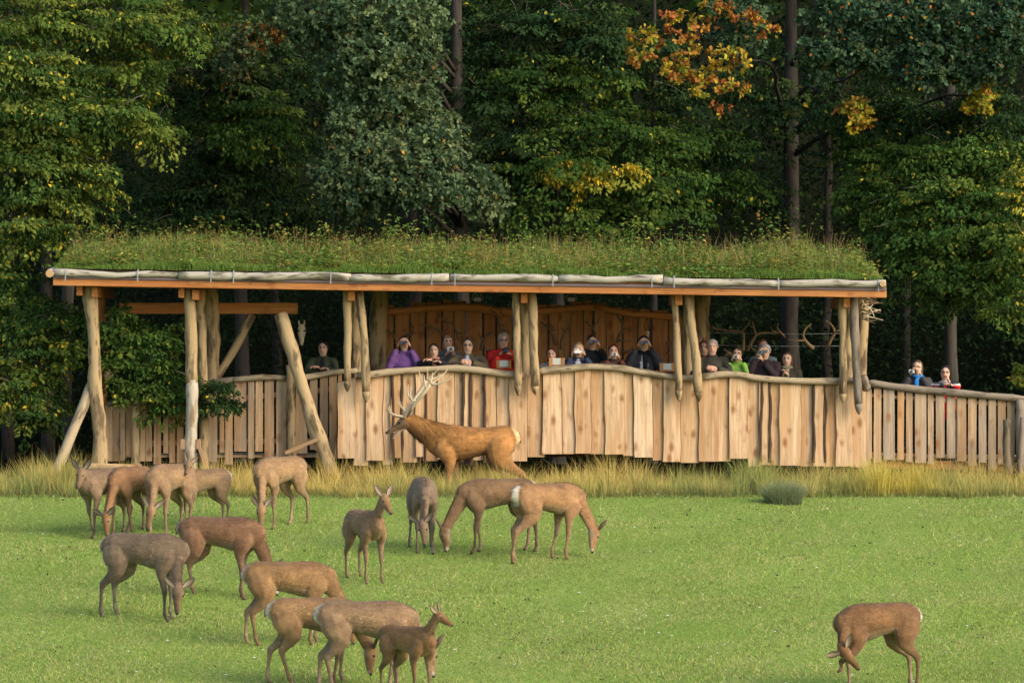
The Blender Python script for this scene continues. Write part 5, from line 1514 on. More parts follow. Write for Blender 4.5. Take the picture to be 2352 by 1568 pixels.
FLOOR = 0.645
def person(label, px, py, d, yaw, pose, jacket, hair, skin=(0.52, 0.33, 0.24), hairlen='short', lower=(0.03, 0.035, 0.05), s=1.0, floor=None,
           inner=None, glasses=False, scarf=None, cap=None, bald=False, stripes=None, tilt=0.0, bulk=1.0, sleeves=None, group='spectators along the rail of the hide'):
    floor = FLOOR if floor is None else floor
    hz = W(px, py, d)
    base = np.array([hz[0], d, hz[2] - 1.615 * s])
    zf = (floor - base[2]) / s
    a = math.radians(yaw)
    # local: x to the right of the picture, f towards the camera
    ex = np.array([math.cos(a), math.sin(a), 0]); ef = np.array([math.sin(a), -math.cos(a), 0])
    Rw = np.stack([ex, ef, [0, 0, 1]], 1)
    def world(v): return (np.asarray(v, float) @ Rw.T) * s + base
    railz = ((rail_z(base[0]) + .05 if base[0] < 6.1 else np.interp(base[0], [6.1, 7.05, 8.0, 8.74], [1.60, 1.50, 1.415, 1.34])) - base[2]) / s
    rail_f = min((d - 80.0) / s, .40)
    root = empty("person", np.array([base[0], d, floor]), label, 'person', group)
    ch, V, F, n0 = [], [], [], 0
    def zz(z): return .92 - (.92 - z) * (.92 - zf) / .92 if z < .92 else z
    def add(store, pts, ra, rb=None, side=(1, 0, 0), k=12, cap0=.01, cap1=.01):
        pts = np.array(pts, float)
        pts[:, 2] = [zz(z) for z in pts[:, 2]]
        v, f, _, c = tube(pts, ra, rb, side, k, cap0, cap1)
        n = sum(len(q) for q in store[0])
        store[0].append(v); store[1].extend([[i + n for i in q] for q in f]); store[2].append(c)
    body = ([], [], []); coat = ([], [], [])
    b = bulk
    add(body, [(0, 0, .88), (0, 0, .98), (0, 0, 1.10), (0, .01, 1.25), (0, 0, 1.36), (0, -.01, 1.43), (0, -.005, 1.47)], np.array([.165, .165, .145, .165, .172, .13, .06]) * b, np.array([.105, .11, .10, .112, .10, .075, .055]) * b)
    add(body, [(0, -.005, 1.42), (0, .0, 1.48), (0, .01, 1.56)], .054, .056)
    hx = tilt
    add(body, [(0, .034, 1.508), (0, .024, 1.532), (0, .012, 1.568), (0, .004, 1.615), (0, -.002, 1.665), (0, -.006, 1.705), (0, -.006, 1.728)], [.040, .062, .074, .080, .081, .066, .038], [.040, .066, .083, .094, .095, .078, .046], k=14)
    add(body, [(0, .085, 1.640), (0, .103, 1.610), (0, .112, 1.588), (0, .095, 1.577)], [.009, .011, .016, .012], [.012, .014, .014, .010], k=8)
    for sg in (-1, 1):
        add(body, [(sg * .068, -.008, 1.59), (sg * .080, -.012, 1.615), (sg * .078, -.012, 1.645)], [.006, .010, .008], [.014, .022, .018], k=6)
        add(body, [(sg * .088, 0, .95), (sg * .095, .01, .72), (sg * .10, .015, .48), (sg * .10, -.005, .26), (sg * .10, -.01, .07)], [.088, .078, .056, .052, .042], k=10)
        add(body, [(sg * .10, -.05, .035), (sg * .105, .05, .035), (sg * .115, .16, .028)], [.040, .046, .036], [.034, .034, .024], k=8)
    hands = []
    sh = lambda sg: np.array([sg * .172 * b, -.005, 1.395])
    P_ = {}
    def arm_pts(sg):
        side = 'R' if sg > 0 else 'L'
        if pose in ('binoc', 'camera', 'phone', 'video'):
            dy = {'binoc': 1.640, 'camera': 1.575, 'phone': 1.600, 'video': 1.60}[pose]
            if pose == 'video':
                e = np.array([sg * .23 - .04, .17, 1.20]); w = np.array([-.065 + sg * .035, .20, dy - (.03 if sg < 0 else .11)])
            else:
                spread = {'binoc': .070, 'camera': .052, 'phone': .078}[pose]
                e = np.array([sg * .26 * b, .12, 1.185]); w = np.array([sg * (spread + .03), .15, dy - .055])
            hd = np.array([w[0] - sg * .028, w[1] + .035, w[2] + .065]); up = np.array([0, .25, 1.])
        elif pose == 'low':
            e = np.array([sg * .25, .10, 1.16]); w = np.array([sg * .085, .24, 1.40]); hd = np.array([sg * .045, .275, 1.45]); up = np.array([0, .4, 1])
        elif pose == 'lean':
            e = np.array([sg * .255 * b, max(.10, rail_f - .16), railz - .015]); w = np.array([sg * .055, rail_f + .02, railz + .055 + (.02 if sg > 0 else 0)])
            hd = np.array([-sg * .02, rail_f + .045, railz + .06 + (.025 if sg > 0 else 0)]); up = np.array([0, .3, 1])
        elif pose == 'cross':
            e = np.array([sg * .24 * b, max(.08, rail_f - .18), railz + .03]); w = np.array([-sg * .02, rail_f - .02 + (.03 if sg > 0 else 0), railz + .075 + (.03 if sg > 0 else 0)])
            hd = w + np.array([-sg * .075, .01, .012]); up = np.array([0, .5, 1])
        elif pose == 'chin':
            if sg > 0: e = np.array([.20, .18, railz + .03]); w = np.array([.06, .17, 1.47]); hd = np.array([.035, .155, 1.535]); up = np.array([0, .8, .4])
            else: e = np.array([-.24, .12, railz + .02]); w = np.array([-.02, rail_f, railz + .07]); hd = w + np.array([.07, .01, .01]); up = np.array([0, .4, 1])
        elif pose == 'clasp':
            e = np.array([sg * .22, .10, 1.15]); w = np.array([sg * .045 - .0, .19, 1.345]); hd = np.array([sg * .012, .20, 1.40]); up = np.array([0, .5, 1])
        else:
            e = np.array([sg * .22, -.03, 1.12]); w = np.array([sg * .20, .10, .92]); hd = np.array([sg * .19, .14, .86]); up = np.array([0, 1, 0])
        return e, w, hd, up
    for sg in (-1, 1):
        e, w, hd, up = arm_pts(sg)
        s0 = sh(sg)
        add(body, [s0 - [sg * .05, 0, 0.0], s0, (s0 + e) / 2 + [sg * .012, -.01, 0], e, (e + w) / 2, w], np.array([.060, .060, .050, .042, .040, .029]), k=10)
        add(coat, [s0 - [sg * .06, 0, 0], s0 + [sg * .006, 0, .004], (s0 + e) / 2 + [sg * .016, -.01, 0], e + unit(e - (s0 + w) / 2) * .006, (e * .5 + w * .5), e * .18 + w * .82], np.array([.078, .078, .069, .062, .060, .046]) * (1 + .5 * (b - 1)), k=12)
        hands.append((sg, w, hd, up))
    add(coat, [(0, 0, .80), (0, 0, .92), (0, 0, 1.08), (0, .012, 1.24), (0, .0, 1.36), (0, -.008, 1.425), (0, -.006, 1.46)], np.array([.20, .195, .178, .192, .196, .150, .086]) * b, np.array([.138, .138, .130, .140, .128, .098, .076]) * b, k=16, cap1=.0)
    add(coat, [(0, -.012, 1.43), (0, -.008, 1.475), (0, -.004, 1.502)], [.094, .082, .078], [.090, .080, .078], k=14)
    # head turn / tilt applied to everything above the neck
    co, Fq = remesh(np.vstack(body[0]), body[1], .0175, 3, .45)
    skin = np.array(skin); hair = np.array(hair); lower = np.array(lower)
    C = np.tile(skin, (len(co), 1))
    x_, f_, z_ = co.T
    C[z_ < .95] = lower
    C[z_ < zz(.07)] = (.03, .025, .02)
    head = z_ > 1.49
    fr = head & (f_ > .03)
    C = np.where((fr & (np.abs(np.abs(x_) - .031) < .017) & (np.abs(z_ - 1.633) < .011))[:, None], skin * .10, C)
    C = np.where((fr & (np.abs(np.abs(x_) - .031) < .020) & (np.abs(z_ - 1.652) < .006))[:, None], (hair * .6 + skin * .25), C)
    C = np.where((fr & (np.abs(x_) < .026) & (np.abs(z_ - 1.546) < .008))[:, None], skin * np.array([.85, .48, .45]), C)
    C = np.where((fr & (np.abs(np.abs(x_) - .042) < .022) & (np.abs(z_ - 1.59) < .022))[:, None], C * np.array([1.08, .92, .90]), C)
    me = mesh_from(world(co) - WLOC[root], Fq, "body")
    # hands: palm and five fingers closing towards the thing held
    HV, HF = [], []
    hn = len(co)
    Vall, Fall = [world(co)], [list(map(int, f)) for f in Fq]
    for sg, w, hd, up in hands:
        ax = unit(hd - w); inn = unit(np.array([-sg * 1.0, .15, 0]) - ax * (np.array([-sg, .15, 0]) @ ax)); nm = np.cross(ax, inn)
        def put(pts, ra, rb=None):
            nonlocal hn
            v, f, _, _ = tube(pts, ra, rb, nm, 6, .004, .005)
            Vall.append(world(v)); Fall.extend([[i + hn for i in q] for q in f]); hn += len(v)
        put([w - ax * .015, w + ax * .02, w + ax * .055, w + ax * .085], [.026, .036, .042, .038], [.022, .020, .019, .016])
        for q, (o, Lf) in enumerate(((-.030, .062), (-.010, .074), (.010, .070), (.029, .055))):
            k0 = w + ax * .082 + nm * o
            put([k0, k0 + ax * Lf * .45 + inn * .006, k0 + ax * Lf * .72 + inn * .026, k0 + ax * Lf * .72 + inn * .045], [.0095, .009, .0085, .007])
        t0 = w + ax * .03 - nm * .034
        put([t0, t0 + ax * .028 + inn * .018 - nm * .014, t0 + ax * .052 + inn * .036 - nm * .010], [.012, .011, .008])
    Vw = np.vstack(Vall)
    Ch = np.vstack([C, np.tile(skin * np.array([1.02, .95, .92]), (len(Vw) - len(co), 1))])
    bpy.data.meshes.remove(me)
    me = mesh_from(Vw - WLOC[root], Fall, "body")
    set_attr(me, "col", Ch, 'FLOAT_COLOR'); set_attr(me, "tv", Vw, 'FLOAT_VECTOR')
    me.polygons.foreach_set("use_smooth", np.ones(len(me.polygons), bool))
    me.materials.append(M_SKIN)
    link("body", me, WLOC[root], root)
    # jacket
    co2, F2 = remesh(np.vstack(coat[0]), coat[1], .022, 2, .45)
    co2 = co2 + rng.normal(0, .0012, co2.shape)
    jc = np.array(jacket, float)
    C2 = np.tile(jc, (len(co2), 1)) * (1 + .10 * np.sin(co2[:, 2] * 46 + co2[:, 0] * 25))[:, None]
    onarm = np.abs(co2[:, 0]) > .17
    if sleeves is not None: C2 = np.where((onarm | (np.abs(co2[:, 0]) > .15) & (co2[:, 2] < 1.3) & (co2[:, 1] > .1))[:, None], sleeves, C2)
    if inner is not None:
        wv = .028 + .22 * np.clip(1.44 - co2[:, 2], 0, .14)
        C2 = np.where(((np.abs(co2[:, 0]) < wv) & (co2[:, 1] > .045) & (co2[:, 2] > 1.10) & (co2[:, 2] < 1.47))[:, None], inner, C2)
    if stripes is not None: C2 = stripes(co2, C2)
    # zip line
    C2 = np.where(((np.abs(co2[:, 0]) < .008) & (co2[:, 1] > .05))[:, None], C2 * .55, C2)
    me = mesh_from(world(co2) - WLOC[root], F2, "jacket")
    set_attr(me, "col", np.clip(C2, .004, .85), 'FLOAT_COLOR'); set_attr(me, "tv", co2, 'FLOAT_VECTOR')
    me.polygons.foreach_set("use_smooth", np.ones(len(me.polygons), bool))
    me.materials.append(M_CLOTH)
    link("jacket", me, WLOC[root], root)
    # hair: a cap with an uneven hairline
    nu, nv_ = 22, 9
    Vh, Fh = [], []
    for j in range(nv_):
        t = j / (nv_ - 1)
        for i in range(nu):
            an = 2 * math.pi * i / nu           # 0 = right ear, pi/2 = face
            face = max(0, math.sin(an))
            ang = (.08 + t * (1.28 + .62 * (1 - face) ** .6 - .66 * face)) 
            if hairlen == 'long': ang = .08 + t * (1.28 + (.85 if face < .45 else -.66 * face))
            if bald: ang = .85 + t * (.95 if face < .3 else .12)
            rr = 1.0 + .05 * math.sin(an * 7 + t * 9) + rng.normal(0, .022); ang += rng.normal(0, .07) * t
            th_ = .0 + (.013 if not bald else .006)
            x = math.sin(ang) * math.cos(an) * (.083 + th_) * rr; f = math.sin(ang) * math.sin(an) * (.096 + th_) * rr - .006; z = 1.640 + math.cos(ang) * (.098 + th_) * rr
            if hairlen == 'long' and t > .62 and face < .6: z -= (t - .62) * .34; f -= .01
            Vh.append((x, f, z))
    for j in range(nv_ - 1):
        for i in range(nu):
            i2 = (i + 1) % nu
            Fh.append((j * nu + i, j * nu + i2, (j + 1) * nu + i2, (j + 1) * nu + i))
    if not bald:
        Vh.append((0, -.005, 1.640 + .111)); top = len(Vh) - 1
        for i in range(nu): Fh.append((top, (i + 1) % nu, i))
    mb = MB().add(world(Vh), Fh)
    ho = mb.build("hair", M_HAIR, root, smooth=True, attrs={"col": np.tile(hair, (len(Vh), 1)) * (1 + rng.normal(0, .15, (len(Vh), 1)))})
    if glasses:
        mb = MB()
        for sg in (-1, 1):
            an = np.linspace(0, 2 * math.pi, 11)
            pts = np.stack([sg * .032 + .023 * np.cos(an), np.full(11, .104), 1.630 + .017 * np.sin(an)], 1)
            mb.tube(world(pts), .0034 * s, k=4)
            mb.tube(world([(sg * .055, .102, 1.635), (sg * .074, .05, 1.637), (sg * .078, -.01, 1.632)]), .003 * s, k=4)
        mb.tube(world([(-.010, .106, 1.632), (.010, .106, 1.632)]), .003 * s, k=4)
        mb.build("glasses", M_GLASSFRAME, root)
    if scarf is not None:
        mb = MB()
        an = np.linspace(0, 2 * math.pi, 15)
        mb.tube(world(np.stack([.078 * np.cos(an), .078 * np.sin(an) + .0, 1.475 + .012 * np.sin(an * 3)], 1)), .034 * s, .026 * s, k=8)
        mb.tube(world([(.02, .09, 1.46), (.015, .155, 1.40), (.02, .168, 1.28), (.015, .165, 1.14)]), np.array([.035, .042, .040, .038]) * s, np.array([.022, .022, .018, .012]) * s, side=ex, k=8)
        nvv = sum(len(v) for v in mb.V)
        mb.build("scarf", M_CLOTH, root, smooth=True, attrs={"col": np.tile(np.array(scarf), (nvv, 1))})
    # the thing held in front of the face
    held = {'binoc': (0, .225, 1.640), 'camera': (0, .215, 1.575), 'phone': (0, .215, 1.600), 'video': (-.055, .21, 1.61), 'low': (0, .285, 1.46)}.get(pose)
    return world, held, s, ex, ef

def device(kind, world, p, s, ex, ef, label, group=None):
    c = world([p])[0]
    Rm = np.stack([ex, -ef, [0, 0, 1]], 1)
    if kind == 'binoculars':
        o = empty("binoculars", c, label, "binoculars", group)
        for sg in (-1, 1):
            q = lambda f, x=0, z=0: c + (ex * (sg * .036 + x) + ef * f + np.array([0, 0, z])) * s
            mb = MB().tube([q(-.075), q(-.04), q(-.01), q(.02), q(.06)], np.array([.017, .019, .024, .025, .030]) * s, side=ex, k=10)
            mb.build("barrel", M_BLACK, o, smooth=True)
            MB().tube([q(.0585), q(.0625)], .0265 * s, side=ex, k=10).build("objective_lens", M_LENS, o)
        MB().box(c + ef * -.01 * s, np.array([.022, .035, .010]) * s, R=Rm, bev=.004).build("bridge", M_BLACK, o)
        return o
    if kind == 'video':
        o = empty("video_camera", c, label, "video camera", group)
        MB().box(c, np.array([.032, .065, .035]) * s, R=Rm, bev=.010).build("camera_body", M_GREY, o)
        q = lambda f: c + ef * f * s
        MB().tube([q(.06), q(.085), q(.098)], np.array([.030, .032, .034]) * s, side=ex, k=12).build("lens_barrel", M_GREY, o, smooth=False)
        MB().tube([q(.0985), q(.1015)], .022 * s, side=ex, k=10).build("lens", M_LENS, o)
        MB().box(c + (ex * .075 + np.array([0, 0, .01])) * s, np.array([.042, .010, .026]) * s, R=Rm, bev=.004).build("screen_flap", M_GREY, o)
        return o
    w, h, t, m = {'camera_black': (.062, .042, .028, M_BLACK), 'camera_silver': (.046, .029, .011, M_SILVER), 'phone': (.066, .036, .006, M_PHONE)}[kind]
    o = empty("camera" if kind != 'phone' else "phone", c, label, "camera" if kind != 'phone' else "phone", group)
    MB().box(c, np.array([w, t, h]) * s, R=Rm, bev=.008).build("camera_body" if kind != 'phone' else "phone_body", m, o)
    q = lambda f, x=0., z=0.: c + (ex * x + ef * f + np.array([0, 0, z])) * s
    if kind == 'phone':
        MB().tube([q(.0055, -.048, .018), q(.0085, -.048, .018)], .006 * s, side=ex, k=8).build("lens", M_BLACK, o)
    else:
        L = .05 if kind == 'camera_black' else .018
        MB().tube([q(t * .9), q(t + L * .6), q(t + L)], np.array([.030, .029, .027]) * s * (1.0 if kind == 'camera_black' else .72), side=ex, k=12).build("lens_barrel", M_BLACK if kind == 'camera_black' else M_GREY, o)
        MB().tube([q(t + L - .001), q(t + L + .002)], .018 * s * (1.0 if kind == 'camera_black' else .72), side=ex, k=10).build("lens", M_LENS, o)
        if kind == 'camera_black':
            MB().box(q(0, 0, .046), np.array([.022, .020, .012]) * s, R=Rm, bev=.006).build("viewfinder", M_BLACK, o)
        else:
            MB().box(q(t + .001, .028, .016), np.array([.009, .002, .006]) * s, R=Rm).build("flash", M_PHONE, o)
    return o

def build_people():
    BK, DB, GRYH, BRN = (0.018, 0.014, 0.012), (0.045, 0.026, 0.016), (0.36, 0.35, 0.33), (0.075, 0.04, 0.022)
    p = person
    p("young dark haired man in dark green left of the first hanging logs, arms folded", 742, 801, 81.05, -6, 'cross', (0.045, 0.058, 0.036), BK, inner=(.02, .02, .025), sleeves=(0.050, 0.066, 0.040))
    w = p("woman in a purple jacket looking through binoculars", 928, 789, 80.62, 0, 'binoc', (0.155, 0.075, 0.235), BK, skin=(.54, .34, .245), hairlen='long')
    device('binoculars', *w, "binoculars held up by the woman in purple") if False else device('binoculars', w[0], w[1], w[2], w[3], w[4], "binoculars held up by the woman in purple", "binoculars held by spectators")
    p("smiling woman with short dark hair and black jacket beside the balding man", 997, 806, 80.45, -4, 'cross', (0.018, 0.019, 0.026), BK, s=.95, scarf=(0.40, 0.17, 0.10))
    w = p("balding man in a grey blue jacket standing in the second row with a silver camera", 1028, 786, 81.0, 12, 'low', (0.085, 0.10, 0.115), (0.09, 0.07, 0.05), bald=True)
    q = w[1]; device('camera_silver', w[0], (0, .26, 1.50), 1.35, w[3], w[4], "silver camera held by the balding man", "compact cameras of the spectators")
    p("stout man with glasses and brown jacket leaning on the rail with clasped hands", 1075, 795, 80.42, -4, 'lean', (0.085, 0.068, 0.046), (0.06, 0.05, 0.04), glasses=True, inner=(0.42, 0.47, 0.60), bulk=1.18, s=1.05)
    w = p("white haired man in a red jacket holding a black camera at chest height", 1156, 783, 80.75, 8, 'low', (0.46, 0.028, 0.022), (0.42, 0.40, 0.37), glasses=True, bulk=1.12, s=1.04)
    device('camera_black', w[0], w[1], w[2], w[3], w[4], "black camera held by the man in red")
    p("small woman with reddish brown hair and striped top looking over a wooden box", 1267, 815, 80.55, -6, 'none', (0.03, 0.032, 0.045), (0.10, 0.028, 0.022), s=.94,
      stripes=lambda co, C: np.where(((np.floor(co[:, 2] / .018) % 2) == 0)[:, None], (.30, .30, .34), C))
    w = p("fair haired woman in a navy jacket taking a picture with a white phone", 1328, 804, 80.45, 0, 'phone', (0.035, 0.045, 0.085), (0.27, 0.175, 0.09), hairlen='long', inner=(0.42, 0.44, 0.47), scarf=None)
    device('phone', w[0], w[1], w[2] * 1.1, w[3], w[4], "white phone held by the woman in navy")
    w = p("man in black with a white green sleeve patch looking through big binoculars", 1360, 787, 80.85, 4, 'binoc', (0.018, 0.020, 0.024), DB, s=1.02,
          stripes=lambda co, C: np.where(((co[:, 0] > .17) & (co[:, 2] > 1.22) & (co[:, 2] < 1.37) & (np.abs(co[:, 1] - .06) < .05))[:, None], (.55, .68, .50), C))
    device('binoculars', w[0], w[1], w[2] * 1.2, w[3], w[4], "large binoculars of the man with the sleeve patch", "binoculars held by spectators")
    w = p("woman with dyed red hair and brown leather jacket photographing with a silver camera", 1409, 808, 80.45, 4, 'camera', (0.095, 0.040, 0.028), (0.13, 0.016, 0.018), s=.97, inner=(.05, .05, .055))
    device('camera_silver', w[0], w[1], 1.1, w[3], w[4], "silver camera held by the woman with red hair", "compact cameras of the spectators")
    w = p("man in a black padded jacket and dark scarf with binoculars before the antler wall", 1479, 789, 80.5, 0, 'binoc', (0.030, 0.031, 0.037), BK, skin=(.46, .29, .20), inner=(0.44, 0.45, 0.46), scarf=(0.012, 0.012, 0.016), bulk=1.1, s=1.04)
    device('binoculars', w[0], w[1], w[2], w[3], w[4], "blue lensed binoculars of the man in black padded jacket", "binoculars held by spectators")
    p("white haired man in a dark olive jacket leaning on the rail beside the hanging logs", 1636, 798, 80.5, -4, 'lean', (0.052, 0.050, 0.040), (0.44, 0.43, 0.41), bulk=1.12, s=1.06, skin=(.62, .37, .28))
    p("person mostly hidden behind the white haired man in olive", 1617, 800, 81.3, -10, 'none', (0.20, 0.03, 0.03), (0.22, 0.05, 0.045), s=1.0)
    w = p("woman in a bright green jacket with glasses taking a photo", 1694, 814, 80.48, -10, 'camera', (0.225, 0.42, 0.075), DB, s=.95, glasses=True)
    device('camera_silver', w[0], w[1], 1.1, w[3], w[4], "silver camera held by the woman in green", "compact cameras of the spectators")
    w = p("grey haired man in a dark brown jacket filming with a video camera", 1757, 808, 80.48, -8, 'video', (0.034, 0.024, 0.028), (0.37, 0.37, 0.37), bulk=1.1, s=1.06)
    device('video', w[0], w[1], w[2], w[3], w[4], "grey video camera held at the eye by the grey haired man")
    p("person in a faded blue jacket half hidden behind the man filming", 1752, 797, 81.3, 14, 'none', (0.105, 0.13, 0.15), (0.17, 0.075, 0.035), s=1.02)
    p("woman with brown hair in a dark jacket, hand on her greenish scarf", 1808, 826, 80.46, -12, 'clasp', (0.045, 0.040, 0.031), BRN, hairlen='long', scarf=(0.19, 0.19, 0.11), s=.98, bulk=1.08)
    w = p("woman with glasses and blue scarf holding a camera out on the sloping walkway", 2107, 845, 80.72, -16, 'camera', (0.052, 0.050, 0.052), (0.07, 0.05, 0.035), hairlen='long', glasses=True, scarf=(0.03, 0.20, 0.55), floor=.30, group='two spectators on the sloping walkway', s=1.02)
    device('camera_silver', w[0], (-.055, .215, 1.56), 1.1, w[3], w[4], "silver camera held by the woman with the blue scarf", "compact cameras of the spectators")
    def redjack(co, C):
        z, x, f = co[:, 2], co[:, 0], co[:, 1]
        C = np.where(((np.abs(x) > .12) & (z < 1.415) & (z > 1.0))[:, None], (.58, .02, .025), C)
        C = np.where(((np.abs(x) > .10) & (np.abs(z - 1.425) < .013))[:, None], (.55, .56, .55), C)
        C = np.where(((z > 1.425) & (np.abs(x) < .11) & (f < .10))[:, None], (.28, .29, .30), C)
        C = np.where(((np.abs(x) < .03) & (f > .05) & (z < 1.45))[:, None], (.55, .02, .025), C)
        return C
    p("man in a red and black jacket with glasses, chin resting in his hand", 2171, 857, 80.70, -4, 'chin', (0.022, 0.025, 0.032), BK, glasses=True, floor=.30, stripes=redjack, group='two spectators on the sloping walkway', skin=(.58, .36, .26))
build_people()
# ---------------------------------------------------------------- things in and on the hide
def build_small():
    # wooden boxes with pale panels on the rail
    for px, py, w, lab in ((1157, 836, 34, "wooden framed box with grey panel on the rail before the man in red"), (1279, 831, 36, "wooden framed box with grey panel on the rail beside the striped top"),
                           (1533, 843, 36, "wooden framed box with grey panel on the rail beside the black padded jacket")):
        c = W(px, py, 80.06); hw = w / 270.0
        bx = empty("info_box", c - np.array([0, 0, .075]), lab, "box", "wooden boxes standing on the rail")
        MB().box(c + np.array([0, .05, 0]), (hw * .96, .045, .066), bev=.006).build("box_body", M_RED, bx)
        for s in (-1, 1):
            MB().box(c + np.array([s * hw * .78, -.004, 0]), (hw * .22, .014, .072), bev=.004).build("side_board", M_RED, bx)
        MB().box(c + np.array([0, -.006, -.062]), (hw * .56, .012, .011), bev=.003).build("bottom_board", M_RED, bx)
        MB().box(c + np.array([0, .0, .010]), (hw * .55, .006, .055)).build("panel", M_GREYPANEL, bx)
    # flat pale board behind the striped top
    c = W(1300, 827, 80.5)
    o = MB().box(c, (.13, .06, .012), bev=.004).build("shelf_board", M_GREYPANEL)
    tag(o, "pale flat board beyond the middle wooden box on the rail", "board")
    c0 = c + np.array([0, 0, -.012])
    MB().tube([c0, np.array([c0[0], c0[1], FLOOR + .02])], .02, k=6).build("stand", M_RED, o)
    # navy folded chair back and dark bracket behind the man in red
    ch = empty("folding_chair", W(1132, 880, 81.6) * np.array([1, 1, 0]) + np.array([0, 0, FLOOR]), "navy folding chair held up behind the man in red", "chair")
    c = W(1136, 822, 81.2)
    MB().box(c, (.13, .018, .14), bev=.012).build("backrest", mat_simple("navy_canvas", (0.018, 0.025, 0.06), .8), ch)
    for s in (-1, 1):
        MB().tube([c + np.array([s * .14, .01, .18]), c + np.array([s * .14, .01, -.5]), np.array([c[0] + s * .14, c[1] + .1, FLOOR + .02])], .012, k=6).build("leg", M_DARKMETAL, ch)
    MB().box((c[0], c[1] - .12, FLOOR + .42), (.14, .16, .02), bev=.008).build("seat", mat_simple("navy_seat", (0.018, 0.025, 0.06), .8), ch)
    # hanging deer skull
    c = W(693, 767, 81.2)
    sk = empty("deer_skull", c, "pale deer skull hanging on a cord in the open bay", "skull")
    mb = MB().tube([c + np.array([0, 0, .17]), c + np.array([0, -.01, .12]), c + np.array([0, -.02, .03]), c + np.array([0, -.02, -.06]), c + np.array([0, -.015, -.14]), c + np.array([0, -.01, -.19])], [.03, .062, .070, .048, .036, .026], [.03, .05, .055, .045, .03, .02], side=(1, 0, 0), k=10)
    mb.build("skull_bone", M_BONE, sk, smooth=True)
    for s in (-1, 1):
        MB().tube([c + np.array([s * .052, -.055, .055]), c + np.array([s * .054, -.075, .052])], .020, side=(1, 0, 0), k=8).build("eye_socket", M_DARKMETAL, sk)
        MB().tube([c + np.array([s * .03, 0, .15]), c + np.array([s * .05, 0, .20]), c + np.array([s * .045, .01, .235])], [.02, .017, .012], k=7).build("antler_stump", M_BONE, sk)
    MB().tube([c + np.array([0, 0, .17]), np.array([c[0], 81.2, roof_z(c[0], 81.2) - .03])], .004, k=4).build("cord", M_DARKMETAL, sk)
    # shed antlers on the rear wall: drawn as smooth branching beams lying against the boards
    def wall_antler(pts, tines, lab, d=82.40, r=.024, mat=M_ANTLER, cat="antler", grp="antlers mounted on the rear wall"):
        P = [W(a, b, d - .05 * math.sin(math.pi * i / (len(pts) - 1))) for i, (a, b) in enumerate(pts)]
        o = empty("mounted_antler", P[0], lab, cat, grp)
        Q = resample(P, 12)
        MB().tube(Q, np.linspace(r * 1.15, r * .45, 12) * (1 + rng.normal(0, .05, 12)), k=8, cap0=.012, cap1=.02).build("beam", mat, o, smooth=True)
        for (i, tp) in tines:
            T = resample([Q[i]] + [W(a, b, d - .10) for a, b in tp], 6)
            MB().tube(T, np.linspace(r * .75, r * .22, 6), k=6, cap1=.015).build("tine", mat, o, smooth=True)
        return o
    y2 = lambda v: ry(v)
    wall_antler([(c2(1000), y2(600)), (c2(970), y2(560)), (c2(900), y2(530)), (c2(830), y2(512))], [(5, [(c2(925), y2(580)), (c2(905), y2(600))]), (2, [(c2(1020), y2(560)), (c2(1028), y2(520))])], "antler on the rear wall with its tip pointing left above the purple jacket")
    wall_antler([(c2(1108), y2(625)), (c2(1095), y2(580)), (c2(1062), y2(510)), (c2(1000), y2(495)), (c2(985), y2(460))], [(3, [(c2(1130), y2(575)), (c2(1190), y2(545)), (c2(1260), y2(508))]), (8, [(c2(1040), y2(470))])], "wide forked antler on the rear wall over the man with brown jacket")
    wall_antler([(c2(660), y2(612)), (c2(645), y2(585)), (c2(615), y2(560)), (c2(590), y2(556))], [(4, [(c2(655), y2(545))])], "small antler on the rear wall left of the purple jacket")
    wall_antler([(c2(740), y2(590)), (c2(780), y2(582)), (c2(790), y2(545)), (c2(775), y2(505))], [(4, [(c2(815), y2(575))])], "stubby antler on the rear wall above the binoculars of the woman in purple")
    wall_antler([(c2(1262), y2(690)), (c2(1275), y2(640)), (c2(1300), y2(595)), (c2(1335), y2(568))], [(5, [(c2(1255), y2(600)), (c2(1240), y2(560))]), (8, [(c2(1330), y2(590))])], "pale antler on the rear wall left of the man in red", r=.032)
    wall_antler([(c2(1420), y2(600)), (c2(1390), y2(520)), (c2(1370), y2(450)), (c2(1330), y2(415))], [(4, [(c2(1425), y2(520)), (c2(1460), y2(485))]), (2, [(c2(1455), y2(560)), (c2(1475), y2(600))])], "tall antler on the rear wall above the man in red")
    wall_antler([(c3(390), y2(655)), (c3(375), y2(600)), (c3(345), y2(545)), (c3(300), y2(510)), (c3(285), y2(500))], [(6, [(c3(350), y2(520)), (c3(378), y2(540))]), (5, [(c3(385), y2(560))])], "palmate antler on the rear wall above the small woman", r=.034)
    wall_antler([(c3(425), y2(690)), (c3(425), y2(640)), (c3(450), y2(580)), (c3(480), y2(530)), (c3(505), y2(490))], [(5, [(c3(440), y2(550)), (c3(420), y2(545))]), (7, [(c3(500), y2(560))])], "antler on the rear wall left of the fair haired woman")
    wall_antler([(c3(665), y2(590)), (c3(650), y2(545)), (c3(620), y2(515)), (c3(590), y2(495))], [(5, [(c3(670), y2(510)), (c3(700), y2(470)), (c3(690), y2(440))]), (8, [(c3(600), y2(470))])], "antler on the rear wall above the man with the sleeve patch")
    wall_antler([(c3(815), y2(640)), (c3(835), y2(590)), (c3(855), y2(545)), (c3(840), y2(490)), (c3(815), y2(455))], [(5, [(c3(890), y2(545)), (c3(935), y2(550))]), (1, [(c3(870), y2(635)), (c3(925), y2(630))]), (8, [(c3(870), y2(495))])], "many tined antler on the rear wall between red hair and black padded jacket", r=.030)
